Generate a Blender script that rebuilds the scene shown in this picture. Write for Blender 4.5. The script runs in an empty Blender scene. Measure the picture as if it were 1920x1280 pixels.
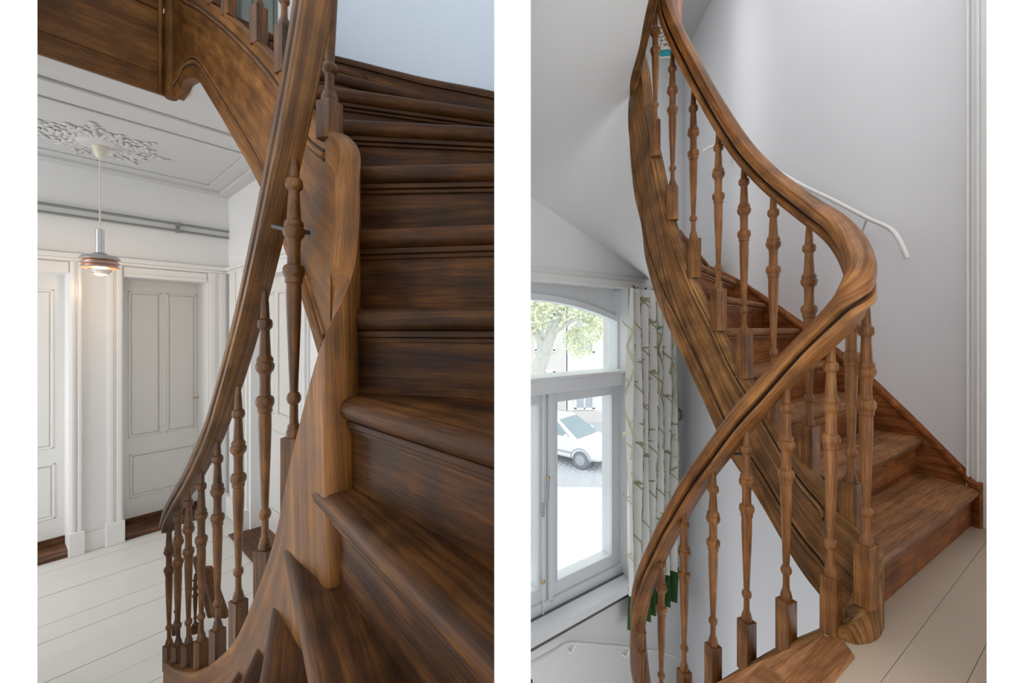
import bpy, math, random
from mathutils import Vector
random.seed(7)
SC = bpy.context.scene
COL = SC.collection

# ------------------------------------------------------------------ camera, sky, exposure
F, CX, HY = 800.0, 960.0, 615.0          # focal length, centre column and horizon row (1920 x 1280 frame)
CZ = 1.94                                # eye height above the hall floor
cam_d = bpy.data.cameras.new('camera')
cam = bpy.data.objects.new('camera', cam_d); COL.objects.link(cam)
cam.location = (0, 0, CZ); cam.rotation_euler = (math.pi/2, 0, 0)
cam_d.sensor_fit = 'HORIZONTAL'; cam_d.sensor_width = 36.0
cam_d.lens = 36.0*F/1920.0; cam_d.shift_y = -(640.0-HY)/1920.0
cam_d.clip_start = 0.02; cam_d.clip_end = 300
SC.camera = cam

world = bpy.data.worlds.new('overcast_sky'); SC.world = world; world.use_nodes = True
bg = world.node_tree.nodes['Background']
bg.inputs[0].default_value = (0.95, 0.975, 1.0, 1); bg.inputs[1].default_value = 1.35

vs = SC.view_settings
vs.view_transform = 'Standard'; vs.look = 'None'; vs.gamma = 1.0; vs.use_curve_mapping = False
vs.exposure = 0.5
SC.display_settings.display_device = 'sRGB'

def area_light(name, loc, target, w, h, power, col):
    l = bpy.data.lights.new(name, 'AREA'); l.shape = 'RECTANGLE'; l.size = w; l.size_y = h; l.energy = power; l.color = col
    o = bpy.data.objects.new(name, l); COL.objects.link(o); o.location = loc
    o.rotation_euler = (Vector(target)-Vector(loc)).to_track_quat('-Z', 'Y').to_euler(); return o
# unseen area lamp added beyond the left edge to brighten the hall
area_light('hall_fill_light', (-5.1, 1.9, 1.3), (-2.6, 3.6, .6), 1.6, 2.0, 34, (.93,.96,1.0))

# ------------------------------------------------------------------ materials
def srgb(r, g, b):
    f = lambda c: (c/12.92 if c <= .04045 else ((c+.055)/1.055)**2.4)
    return (f(r/255), f(g/255), f(b/255), 1)

def new_mat(name):
    m = bpy.data.materials.new(name); m.use_nodes = True
    return m, m.node_tree.nodes, m.node_tree.links, m.node_tree.nodes['Principled BSDF']

def paint(name, col, rough=.5, var=.04, scale=3.0, bump=.0, metal=0.0, bscale=60):
    m, N, L, B = new_mat(name)
    tc = N.new('ShaderNodeTexCoord')
    n = N.new('ShaderNodeTexNoise'); n.inputs['Scale'].default_value = scale; n.inputs['Detail'].default_value = 5
    L.new(tc.outputs['Object'], n.inputs['Vector'])
    r = N.new('ShaderNodeMix'); r.data_type = 'RGBA'
    r.inputs[6].default_value = tuple(c*(1-var) for c in col[:3])+(1,)
    r.inputs[7].default_value = tuple(min(1, c*(1+var)) for c in col[:3])+(1,)
    L.new(n.outputs[0], r.inputs[0]); L.new(r.outputs[2], B.inputs['Base Color'])
    B.inputs['Roughness'].default_value = rough; B.inputs['Metallic'].default_value = metal
    if bump:
        n2 = N.new('ShaderNodeTexNoise'); n2.inputs['Scale'].default_value = bscale; n2.inputs['Detail'].default_value = 3
        L.new(tc.outputs['Object'], n2.inputs['Vector'])
        b = N.new('ShaderNodeBump'); b.inputs['Strength'].default_value = bump; b.inputs['Distance'].default_value = .01
        L.new(n2.outputs[0], b.inputs['Height']); L.new(b.outputs[0], B.inputs['Normal'])
    return m

def wood(name, dark, mid, light, rough=.4, su=1.6, sv=26.0, wear=.25, bump=.2, spec=.3):
    m, N, L, B = new_mat(name)
    tc = N.new('ShaderNodeTexCoord'); oi = N.new('ShaderNodeObjectInfo')
    off = N.new('ShaderNodeVectorMath'); off.operation = 'SCALE'; off.inputs[3].default_value = 37.0
    cmb = N.new('ShaderNodeCombineXYZ')
    for i in range(3): L.new(oi.outputs['Random'], cmb.inputs[i])
    L.new(cmb.outputs[0], off.inputs[0])
    add = N.new('ShaderNodeVectorMath'); add.operation = 'ADD'
    L.new(tc.outputs['UV'], add.inputs[0]); L.new(off.outputs[0], add.inputs[1])
    def noise(scale_uv, detail, dist=0.0, rgh=.6):
        mp = N.new('ShaderNodeMapping'); mp.inputs['Scale'].default_value = (scale_uv[0], scale_uv[1], 1)
        L.new(add.outputs[0], mp.inputs['Vector'])
        n = N.new('ShaderNodeTexNoise'); n.inputs['Scale'].default_value = 1; n.inputs['Detail'].default_value = detail
        n.inputs['Roughness'].default_value = rgh; n.inputs['Distortion'].default_value = dist
        L.new(mp.outputs[0], n.inputs['Vector']); return n
    g = noise((su, sv), 8, .25, .65)
    rp = N.new('ShaderNodeValToRGB'); e = rp.color_ramp.elements
    e[0].position = .30; e[0].color = dark; e[1].position = .72; e[1].color = light
    k = e.new(.5); k.color = mid
    L.new(g.outputs[0], rp.inputs[0])
    fine = noise((11, 240), 3, 0, .7)
    fr = N.new('ShaderNodeMapRange'); fr.inputs[1].default_value = .35; fr.inputs[2].default_value = .62
    fr.inputs[3].default_value = .6; fr.inputs[4].default_value = 1.06
    L.new(fine.outputs[0], fr.inputs[0])
    mul = N.new('ShaderNodeMix'); mul.data_type = 'RGBA'; mul.blend_type = 'MULTIPLY'; mul.inputs[0].default_value = 1
    L.new(rp.outputs[0], mul.inputs[6]); L.new(fr.outputs[0], mul.inputs[7])
    big = N.new('ShaderNodeTexNoise'); big.inputs['Scale'].default_value = 9; big.inputs['Detail'].default_value = 6
    L.new(tc.outputs['Object'], big.inputs['Vector'])
    br = N.new('ShaderNodeMapRange'); br.inputs[1].default_value = .35; br.inputs[2].default_value = .68
    br.inputs[3].default_value = 1-wear*1.5; br.inputs[4].default_value = 1+wear
    L.new(big.outputs[0], br.inputs[0])
    mul2 = N.new('ShaderNodeMix'); mul2.data_type = 'RGBA'; mul2.blend_type = 'MULTIPLY'; mul2.inputs[0].default_value = 1
    L.new(mul.outputs[2], mul2.inputs[6]); L.new(br.outputs[0], mul2.inputs[7])
    L.new(mul2.outputs[2], B.inputs['Base Color'])
    rr = N.new('ShaderNodeMapRange'); rr.inputs[3].default_value = rough-.1; rr.inputs[4].default_value = rough+.18
    L.new(big.outputs[0], rr.inputs[0]); L.new(rr.outputs[0], B.inputs['Roughness'])
    B.inputs['Specular IOR Level'].default_value = spec
    bp = N.new('ShaderNodeBump'); bp.inputs['Strength'].default_value = bump; bp.inputs['Distance'].default_value = .004
    L.new(fine.outputs[0], bp.inputs['Height']); L.new(bp.outputs[0], B.inputs['Normal'])
    return m

M = {}
# dark oak of the left stair
M['l_tread'] = wood('dark oak treads', srgb(38,20,7), srgb(64,37,14), srgb(100,63,27), .48, 1.6, 34, spec=.15)
M['l_string'] = wood('brown oak string', srgb(82,49,17), srgb(111,70,28), srgb(138,94,46), .44, 1.6, 22, .2, spec=.2)
M['l_rail'] = wood('polished oak rail', srgb(54,32,13), srgb(92,60,28), srgb(134,95,54), .36, 1.4, 40, spec=.3)
M['l_bal'] = wood('turned oak balusters', srgb(50,28,10), srgb(88,54,21), srgb(122,80,37), .34, 1.6, 40, spec=.3)
# lighter oak of the right stair
M['r_tread'] = wood('worn oak treads', srgb(108,67,37), srgb(148,100,62), srgb(178,128,87), .52, 1.6, 36, .16, spec=.2)
M['r_riser'] = wood('red brown oak risers', srgb(102,52,20), srgb(146,84,40), srgb(178,114,63), .48, 1.6, 34, spec=.2)
M['r_string'] = wood('weathered oak string', srgb(84,52,22), srgb(136,93,50), srgb(182,138,88), .5, 1.4, 34, .3, spec=.22)
M['r_rail'] = wood('golden oak rail', srgb(92,54,22), srgb(138,88,44), srgb(176,126,74), .38, 1.4, 40, spec=.28)
M['r_bal'] = wood('golden oak balusters', srgb(88,51,21), srgb(132,84,42), srgb(166,116,68), .38, 1.6, 40, spec=.28)
M['groove'] = wood('groove shadow and grime', srgb(24,13,6), srgb(36,21,10), srgb(52,32,16), .5, 1.4, 40, spec=.2)  # dark wood painting the shadow line of moulding grooves, with grime in them
M['dark_wood'] = wood('stained door sill', srgb(60,34,18), srgb(104,68,44), srgb(138,98,70), .45)
M['wall_white'] = paint('white wall paint', (.80,.80,.795,1), .7, .03, 1.5, .08)
M['wall_cool'] = paint('cool white plaster', (.79,.79,.81,1), .75, .03, 1.8, .06)
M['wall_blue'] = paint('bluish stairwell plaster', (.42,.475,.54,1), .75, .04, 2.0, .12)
M['border'] = paint('bright white border paint', (.93,.93,.93,1), .8, .0, 2.0)
M['gloss_white'] = paint('white gloss joinery', (.80,.79,.77,1), .28, .02, 3)
M['door_white'] = paint('ivory door paint', (.74,.73,.70,1), .25, .02, 3)
M['door_green'] = paint('grey green door paint', (.20,.23,.21,1), .45, .05, 3)
M['ceil'] = paint('ceiling plaster', (.60,.595,.59,1), .8, .02, 2)
M['soffit'] = paint('smooth white plaster', (.74,.74,.735,1), .8, .02, 2)
M['plaster'] = paint('plaster ornament', (.63,.62,.61,1), .8, .06, 20)
M['hall_floor'] = paint('white floor paint', (.70,.68,.65,1), .32, .05, 4)
M['beige_floor'] = paint('beige floor paint', (.42,.33,.25,1), .45, .06, 5)
M['gap'] = paint('joint', (.24,.21,.18,1), .9)
M['alu'] = paint('brushed aluminium', (.62,.63,.64,1), .32, .05, 8, 0, 1.0)
M['copper'] = paint('copper lacquer', (.80,.42,.28,1), .35, .05, 8, 0, .6)
M['ivory'] = paint('ivory plastic', (.78,.73,.60,1), .45)
M['steel_pipe'] = paint('grey painted pipe', (.24,.25,.245,1), .4, .08, 10)
M['brass'] = paint('brass', (.62,.47,.20,1), .3, .1, 20, 0, 1.0)
M['glass_plate'] = paint('pale green push plate', (.50,.60,.51,1), .2)
M['tube_white'] = paint('cream painted tube', (.82,.80,.76,1), .35)
M['iron'] = paint('black iron', (.03,.03,.03,1), .5, .1, 10)
M['curtain'] = paint('white cotton', (.84,.84,.81,1), .9, .04, 6, .1)
M['leaf_print'] = paint('olive print', (.34,.35,.19,1), .9, .2, 30)
M['leaf_pale'] = paint('pale yellow print', (.62,.62,.40,1), .9, .2, 30)
M['hem'] = paint('green hem cloth', (.028,.085,.016,1), .9, .25, 20)
M['stone'] = paint('dark flecked stone', (.13,.12,.11,1), .5, .8, 90)
M['win_white'] = paint('white window paint', (.80,.83,.85,1), .3, .02, 3)
M['cloth_print'] = paint('printed cream cloth', (.62,.56,.48,1), .9, .1, 30)
M['teal'] = paint('teal trim', (.01,.20,.24,1), .8, .15, 30)
M['lilac'] = paint('lilac cloth', (.42,.45,.68,1), .9, .1, 12)
M['pinkish'] = paint('salmon cloth', (.55,.30,.22,1), .9, .15, 30)
M['black_print'] = paint('black print', (.04,.035,.035,1), .9)
M['car_white'] = paint('white car paint', (.86,.86,.87,1), .15, .01)
M['car_glass'] = paint('tinted car glass', (.30,.38,.42,1), .12, .1, 3)
M['tyre'] = paint('rubber', (.22,.24,.27,1), .8)
M['car_trim'] = paint('grey plastic', (.42,.45,.50,1), .6)
M['bark'] = paint('grey bark', (.55,.56,.52,1), .9, .25, 12, .3, 0, 25)
M['leaf_a'] = paint('pale yellow green leaves', (.86,.90,.62,1), .8, .25, 3)  # the paler, yellower of the two leaf tones
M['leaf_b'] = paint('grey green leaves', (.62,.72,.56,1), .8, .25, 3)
M['cobble'] = paint('pale cobbles', (.52,.54,.58,1), .85, .12, 9)
M['pavement'] = paint('pale paving', (.86,.86,.86,1), .9, .02)
M['facade'] = paint('pale brick facade', (.74,.71,.68,1), .9, .08, 2)
M['facade_b'] = paint('white stucco facade', (.86,.85,.84,1), .9, .03, 2)
M['far_pane'] = paint('reflecting house panes', (.50,.54,.60,1), .2, .2, 1)

def glass_mat():
    m, N, L, B = new_mat('window glass')
    N.remove(B); t = N.new('ShaderNodeBsdfTransparent'); g = N.new('ShaderNodeBsdfGlossy'); g.inputs['Roughness'].default_value = .02
    t.inputs[0].default_value = (.97,.985,.98,1)
    mx = N.new('ShaderNodeMixShader'); mx.inputs[0].default_value = .05
    L.new(t.outputs[0], mx.inputs[1]); L.new(g.outputs[0], mx.inputs[2]); L.new(mx.outputs[0], N['Material Output'].inputs[0])
    return m
M['glass'] = glass_mat()
def emit_mat():
    m, N, L, B = new_mat('lit bulb')
    B.inputs['Emission Color'].default_value = (1,.72,.42,1); B.inputs['Emission Strength'].default_value = 9
    return m
M['bulb'] = emit_mat()

# ------------------------------------------------------------------ helpers
def at(x, y, d):                          # the point at depth d seen at column x, row y
    return Vector(((x-CX)/F*d, d, CZ+(HY-y)/F*d))
def xy(x, d): return ((x-CX)/F*d, d)
def zat(y, d): return CZ+(HY-y)/F*d

def tag(o, label=None, cat=None, group=None, kind=None):
    if label: o['label'] = label
    if cat: o['category'] = cat
    if group: o['group'] = group
    if kind: o['kind'] = kind
    return o

def empty(name, loc, label=None, cat=None, group=None, kind=None):
    o = bpy.data.objects.new(name, None); COL.objects.link(o); o.location = loc
    o.empty_display_size = .05
    return tag(o, label, cat, group, kind)

def wloc(o):
    v = Vector((0,0,0))
    while o is not None: v += o.location; o = o.parent
    return v

def mk(name, V, Fc, mat, parent=None, uv=None, grain=None, smooth=False, mats=None, fm=None):
    base = wloc(parent) if parent else Vector((0,0,0))
    V = [Vector(v) for v in V]
    me = bpy.data.meshes.new(name)
    me.from_pydata([tuple(v-base) for v in V], [], Fc)
    if mats:
        for m in mats: me.materials.append(m)
        for i, p in enumerate(me.polygons): p.material_index = fm[i]
    else: me.materials.append(mat)
    ul = me.uv_layers.new(name='UVMap').data
    if uv is None:
        g = Vector(grain if grain else (1,0,0)).normalized()
        h = Vector((0,0,1)) if abs(g.z) < .9 else Vector((1,0,0))
        a = g.cross(h).normalized(); b = g.cross(a).normalized()
        for l in me.loops:
            p = V[l.vertex_index]; ul[l.index].uv = (p.dot(g), p.dot(a)+.73*p.dot(b))
    else:
        for l in me.loops: ul[l.index].uv = uv[l.vertex_index]
    if smooth:
        for p in me.polygons: p.use_smooth = True
    me.update()
    o = bpy.data.objects.new(name, me); COL.objects.link(o)
    if parent: o.parent = parent
    return o

def smooth_angle(o, deg=35):
    try:
        me = o.data
        me.polygons.foreach_set('use_smooth', [True]*len(me.polygons))
        bpy.context.view_layer.objects.active = o
        me.set_sharp_from_angle(angle=math.radians(deg))
    except Exception: pass
    return o

class MB:                                 # collects vertices and faces of one mesh
    def __init__(s): s.V = []; s.F = []
    def add(s, V, Fc):
        n = len(s.V); s.V += [Vector(v) for v in V]; s.F += [tuple(i+n for i in f) for f in Fc]; return s
    def prism(s, plan, z0, z1):           # plan polygon (counter-clockwise) extruded
        n = len(plan)
        V = [(p[0],p[1],z0) for p in plan]+[(p[0],p[1],z1) for p in plan]
        Fc = [tuple(range(n-1,-1,-1)), tuple(range(n,2*n))]+[(i,(i+1)%n,n+(i+1)%n,n+i) for i in range(n)]
        return s.add(V, Fc)
    def box(s, o, ax, ay, az):            # corner o and three edge vectors
        o, ax, ay, az = Vector(o), Vector(ax), Vector(ay), Vector(az)
        V = [o, o+ax, o+ax+ay, o+ay, o+az, o+ax+az, o+ax+ay+az, o+ay+az]
        return s.add(V, [(0,3,2,1),(4,5,6,7),(0,1,5,4),(1,2,6,5),(2,3,7,6),(3,0,4,7)])
    def tube(s, pts, r, n=8, closed=False):
        pts = [Vector(p) for p in pts]; m = len(pts); base = len(s.V)
        for i, p in enumerate(pts):
            t = (pts[min(i+1,m-1)]-pts[max(i-1,0)]).normalized()
            if i == 0: u = t.cross(Vector((0,0,1)) if abs(t.z) < .95 else Vector((1,0,0))).normalized()
            else: u = (u-t*u.dot(t)).normalized()
            w = u.cross(t)
            rr = r[i] if isinstance(r, (list,tuple)) else r
            for k in range(n):
                a = 2*math.pi*k/n; s.V.append(p+u*rr*math.cos(a)+w*rr*math.sin(a))
        for i in range(m-1):
            for k in range(n):
                s.F.append((base+i*n+k, base+i*n+(k+1)%n, base+(i+1)*n+(k+1)%n, base+(i+1)*n+k))
        s.F.append(tuple(base+k for k in range(n-1,-1,-1))); s.F.append(tuple(base+(m-1)*n+k for k in range(n)))
        return s
    def lathe(s, c, prof, n=20):          # prof: (radius, z) list, axis vertical through c
        base = len(s.V); c = Vector(c)
        for r, z in prof:
            for k in range(n):
                a = 2*math.pi*k/n; s.V.append(c+Vector((r*math.cos(a), r*math.sin(a), z)))
        for i in range(len(prof)-1):
            for k in range(n):
                s.F.append((base+i*n+k, base+i*n+(k+1)%n, base+(i+1)*n+(k+1)%n, base+(i+1)*n+k))
        s.F.append(tuple(base+k for k in range(n-1,-1,-1))); s.F.append(tuple(base+(len(prof)-1)*n+k for k in range(n)))
        return s
    def ball(s, c, rx, ry, rz, n=8, m=5):
        base = len(s.V); c = Vector(c)
        s.V.append(c+Vector((0,0,-rz)))
        for i in range(1,m):
            f = -math.pi/2+math.pi*i/m
            for k in range(n):
                a = 2*math.pi*k/n; s.V.append(c+Vector((rx*math.cos(f)*math.cos(a), ry*math.cos(f)*math.sin(a), rz*math.sin(f))))
        s.V.append(c+Vector((0,0,rz))); top = len(s.V)-1
        for k in range(n): s.F.append((base, base+1+(k+1)%n, base+1+k))
        for i in range(m-2):
            for k in range(n):
                a = base+1+i*n
                s.F.append((a+k, a+(k+1)%n, a+n+(k+1)%n, a+n+k))
        a = base+1+(m-2)*n
        for k in range(n): s.F.append((a+k, a+(k+1)%n, top))
        return s
    def build(s, name, mat, parent=None, grain=None, smooth=0, bevel=0):
        o = mk(name, s.V, s.F, mat, parent, grain=grain)
        if smooth: smooth_angle(o, smooth)
        if bevel:
            b = o.modifiers.new('bevel', 'BEVEL'); b.width = bevel; b.segments = 2; b.limit_method = 'ANGLE'
        return o

def catmull(P, n):                        # P: list of equal-length tuples; resampled, n steps a segment
    out = []
    m = len(P)
    for i in range(m-1):
        p0 = P[max(i-1,0)]; p1 = P[i]; p2 = P[i+1]; p3 = P[min(i+2,m-1)]
        for k in range(n):
            t = k/n
            out.append(tuple(.5*((2*b)+(-a+c)*t+(2*a-5*b+4*c-d)*t*t+(-a+3*b-3*c+d)*t**3) for a,b,c,d in zip(p0,p1,p2,p3)))
    out.append(tuple(P[-1])); return out

def sweep(name, pts, prof, mat, parent, n=6, smooth=True, deg=30):
    P = [Vector(p) for p in catmull([tuple(p) for p in pts], n)] if n else [Vector(p) for p in pts]
    V = []; UV = []; m = len(prof); L = 0.0
    per = [0.0]
    for i in range(1,m): per.append(per[-1]+math.dist(prof[i], prof[i-1]))
    prev = None
    for i, p in enumerate(P):
        t = (P[min(i+1,len(P)-1)]-P[max(i-1,0)]).normalized()
        h = Vector((t.x,t.y,0))
        s = t.cross(Vector((0,0,1)))
        s = s.normalized() if s.length > .05 else prev
        if prev is not None and s.dot(prev) < 0: s = -s
        prev = s
        u = s.cross(t).normalized()
        if i: L += (p-P[i-1]).length
        for k, (a, b) in enumerate(prof):
            V.append(p+s*a+u*b); UV.append((L, per[k]))
    Fc = []
    for i in range(len(P)-1):
        for k in range(m):
            a = i*m+k; b = i*m+(k+1)%m
            Fc.append((a, b, b+m, a+m))
    Fc.append(tuple(range(m-1,-1,-1))); Fc.append(tuple(range((len(P)-1)*m, len(P)*m)))
    o = mk(name, V, Fc, mat, parent, uv=UV)
    return smooth_angle(o, deg)

def rail_profile(w, h):
    R = [(.34,-.5),(.45,-.47),(.46,-.27),(.31,-.22),(.31,-.10),(.48,-.05),(.5,.04),(.5,.18),(.45,.32),(.30,.44),(0,.5)]
    pts = [(a*w, b*h) for a, b in R]
    return pts+[(-a, b) for a, b in reversed(pts[:-1])]

def quirk(pts, w, h, par, n=6):              # dark strips paint shade and grime into the two side grooves of a rail
    for sg in (-1, 1): sweep('rail_shade_line', pts, [(sg*a*w, b*h) for a, b in ((.30,-.21),(.325,-.21),(.325,-.11),(.30,-.11))][::sg], M['groove'], par, n)
def round_profile(r, n=8): return [(r*math.cos(2*math.pi*k/n), r*math.sin(2*math.pi*k/n)) for k in range(n)]

def string_board(name, st, thick, mat, parent, n=5, upright=(0,0)):
    """st: (X, Y, ztop, zbottom, side) along the climb; side 'T' = tread face given, 'W' = well face given. The well lies to the left."""
    pl = []
    for i, s in enumerate(st):
        a = st[max(i-1,0)]; b = st[min(i+1,len(st)-1)]
        t = Vector((b[0]-a[0], b[1]-a[1])).normalized(); nl = Vector((-t.y, t.x))
        x, y = s[0], s[1]
        if s[4] == 'W': x -= nl.x*thick; y -= nl.y*thick
        pl.append((x, y, s[2], s[3]))
    R = catmull(pl, n)
    V = []; UV = []; well = []; L = 0
    for i, p in enumerate(R):
        a = R[max(i-1,0)]; b = R[min(i+1,len(R)-1)]
        t = Vector((b[0]-a[0], b[1]-a[1])).normalized(); nl = Vector((-t.y, t.x))
        slope = (b[2]-a[2])
        if i: L += math.dist(p[:3], R[i-1][:3])
        tr = Vector((p[0], p[1])); we = tr+nl*thick; c = .007
        q = [(tr, p[3]), (tr, p[2]-c), (tr+nl*c, p[2]), (we-nl*c, p[2]), (we, p[2]-c), (we, p[3])]
        for k, (v, z) in enumerate(q):
            V.append((v.x, v.y, z)); UV.append((z, L+.05*k) if upright[0]*n <= i <= upright[1]*n else (L, z-p[2]+(.05*k)))
        well.append((we, nl, p[2], p[3]))
    m = 6; Fc = []
    for i in range(len(R)-1):
        for k in range(m):
            a = i*m+k; b = i*m+(k+1)%m
            Fc.append((a, a+m, b+m, b))
    Fc.append(tuple(range(m))); Fc.append(tuple(range(len(V)-1, len(V)-1-m, -1)))
    o = mk(name, V, Fc, mat, parent, uv=UV); smooth_angle(o, 35)
    return o, well

def face_bead(name, well, i0, i1, f, r, mat, parent, fromtop=True, out=.0):
    pts = [(w.x+nl.x*out, w.y+nl.y*out, (zt-f) if fromtop else (zb+f)) for (w, nl, zt, zb) in well[i0:i1]]
    return sweep(name, pts, round_profile(r, 8), mat, parent, n=0)

BAL = [(0.0,.30),(.05,.42),(.105,.50),(.112,.74),(.122,.80),(.134,.80),(.142,.74),(.15,.52),(.16,.50),(.245,.62),(.252,.66),(.258,.82),(.270,.90),(.276,.82),
       (.284,1.0),(.298,1.0),(.310,.86),(.316,.70),(.325,.60),(.36,.56),(.405,.60),(.410,.84),(.420,.98),(.438,.98),(.448,.84),(.452,.78),(.468,.78),(.472,.66),
       (.52,.68),(.62,.60),(.72,.50),(.80,.42),(.845,.38),(.852,.54),(.862,.64),(.872,.64),(.882,.54),(.888,.38),(.93,.38),(.955,.42),(.962,.56),(.972,.58),(.98,.68),(1.0,.70)]
def corner_turn(c, fl):                   # turn of a square block whose left face fills the share fl of its width
    v = Vector(c).normalized(); r = Vector((v.y,-v.x)); ph = math.atan(2*fl-1)
    k = -v*math.cos(ph)+r*math.sin(ph); return math.atan2(k.y, k.x)-math.pi/4
def baluster(parent, c, zbot, zblock, ztop, R, half, ang, mat, nseg=20):
    """c: plan point; block from zbot to zblock, turned shaft from there up to ztop"""
    root = empty('baluster', (c[0], c[1], zbot)); root.parent = parent; root.location = Vector((c[0],c[1],zbot))-wloc(parent)
    Lh = ztop-zblock
    mb = MB(); mb.lathe((c[0],c[1],0), [(R*r, ztop-f*Lh) for f, r in reversed(BAL)], nseg)
    o = mk('turned_shaft', mb.V, mb.F, mat, root, grain=(0,0,1)); smooth_angle(o, 32)
    ca, sa = math.cos(ang)*half, math.sin(ang)*half
    plan = [(c[0]+ca-sa, c[1]+sa+ca), (c[0]-ca-sa, c[1]-sa+ca), (c[0]-ca+sa, c[1]-sa-ca), (c[0]+ca+sa, c[1]+sa-ca)]
    MB().prism(plan, zbot, zblock).build('square_block', mat, root, grain=(0,0,1), bevel=.002)
    return root

def tread_set(parent, T, drop, mt, mr, last_back, nose=.02, over=.03, thick=.045):
    """T: (inner point, outer point, z) from the lowest nosing up; builds tread, riser and scotia for each"""
    for i, (a, b, z) in enumerate(T):
        a, b = Vector(a), Vector(b)
        if i+1 < len(T): a2, b2 = Vector(T[i+1][0]), Vector(T[i+1][1])
        else: a2, b2 = a+Vector(last_back), b+Vector(last_back)
        d = (b-a).normalized(); up = Vector((-d.y, d.x))
        d2 = (b2-a2).normalized(); up2 = Vector((-d2.y, d2.x))
        # tread: rounded nosing profile lofted from the inner to the outer end
        def prof(p, back):
            r = thick/2
            pts = [(p+up*(r-r*math.cos(t)), z-r+r*math.sin(t)) for t in [math.radians(q) for q in (-90,-60,-30,0,30,60,90)]]
            bk = back+up2*(over+.012)
            return [(v.x, v.y, h) for v, h in pts]+[(bk.x, bk.y, z), (bk.x, bk.y, z-thick)]
        A = prof(a, a2); B = prof(b, b2); n = len(A)
        V = A+B
        Fc = [tuple(range(n-1,-1,-1)), tuple(range(n,2*n))]+[(k,(k+1)%n,n+(k+1)%n,n+k) for k in range(n)]
        o = mk('tread', V, Fc, mt, parent, grain=(d.x,d.y,0)); smooth_angle(o, 40)
        # riser under this nosing
        lo = z-drop[i]
        p, q = a+up*over, b+up*over
        mb = MB(); mb.prism([(p.x,p.y),(q.x,q.y),((q+up*.02).x,(q+up*.02).y),((p+up*.02).x,(p+up*.02).y)], lo, z-thick)
        mb.build('riser', mr, parent, grain=(d.x,d.y,0))
        # scotia moulding: two small steps under the nosing
        mb = MB()
        for (o1, h0, h1) in ((.014, thick, thick+.013), (.021, thick+.013, thick+.024)):
            p, q = a+up*o1, b+up*o1; p2, q2 = a+up*(over+.002), b+up*(over+.002)
            mb.prism([(p.x,p.y),(q.x,q.y),(q2.x,q2.y),(p2.x,p2.y)], z-h1, z-h0)
        mb.build('scotia', mt, parent, grain=(d.x,d.y,0), bevel=.003)

class Line:                               # a wall line in plan: origin, direction, normal towards the viewer
    def __init__(s, O, D, N):
        s.O = Vector(O); s.D = Vector(D).normalized(); s.N = Vector(N).normalized()
    def t(s, x, off=0.0):                 # parameter where the sight line of column x meets the line moved off towards the viewer
        u = (x-CX)/F; o = s.O+s.N*off
        return (u*o.y-o.x)/(s.D.x-u*s.D.y)
    def pt(s, t, off=0.0): return s.O+s.D*t+s.N*off
    def d(s, x, off=0.0): return s.pt(s.t(x, off), off).y
    def box(s, mb, t0, t1, z0, z1, o0, o1):
        a, b, c, e = s.pt(t0,o1), s.pt(t1,o1), s.pt(t1,o0), s.pt(t0,o0)
        P = [(a.x,a.y),(b.x,b.y),(c.x,c.y),(e.x,e.y)]
        ar = sum(P[i][0]*P[(i+1)%4][1]-P[(i+1)%4][0]*P[i][1] for i in range(4))
        return mb.prism(P if ar > 0 else P[::-1], z0, z1)
def Z(z): return CZ+z

# ================================================================== SETTING
# ---- white slabs added to fill the blank borders beside and between both views
mb = MB(); mb.prism([(-.0165,.40),(.0158+.0017,.40),(.0175,2.93),(-.0165,2.93)], Z(-2.4), Z(2.6))
tag(mb.build('border_middle', M['border']), 'thin white slab added as the border between the dark stair and the golden stair', 'wall', kind='structure')
mb = MB(); mb.prism([(-3.6,1.62),(-1.8023,1.62),(-2.05,1.8427),(-3.6,1.8427)], 0, Z(2.6))
tag(mb.build('border_left', M['border']), 'bright white slab added as a border beside the hall with ivory doors', 'wall', kind='structure')
mb = MB(); mb.prism([(1.068,.96),(2.6,.96),(2.6,1.10),(1.2238,1.10)], Z(-.91), Z(2.6))
tag(mb.build('border_right', M['border']), 'bright white slab added as a border in front of the beige landing', 'wall', kind='structure')

# ---- hall seen past the dark stair
HB = Line((-3.549,3.9), (.8125,1), (.776,-.6306))
HS = Line((-3.024,4.547), (1.1,-1), (-.6727,-.74))
CEIL = 1.42
tc = HB.t(428)
# back wall: solid pieces around the two door recesses
wb = empty('wall_back', (HB.pt(0).x, HB.pt(0).y, 0), 'white back wall of the hall with two recessed doors', 'wall', kind='structure')
DT = .47                                  # top of door openings
rec = -.30
D1 = (-2.1, HB.t(129)); D2 = (HB.t(231), HB.t(387))
mb = MB()
HB.box(mb, -2.4, tc+.3, Z(DT), Z(CEIL+.1), -.45, 0)
for a, b in ((-2.4, D1[0]), (D1[1], D2[0]), (D2[1], tc+.3)): HB.box(mb, a, b, 0, Z(DT), -.45, 0)
HB.box(mb, -2.4, tc+.3, 0, Z(DT), -.50, -.46)
mb.build('wall_panel', M['wall_white'], wb)
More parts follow.
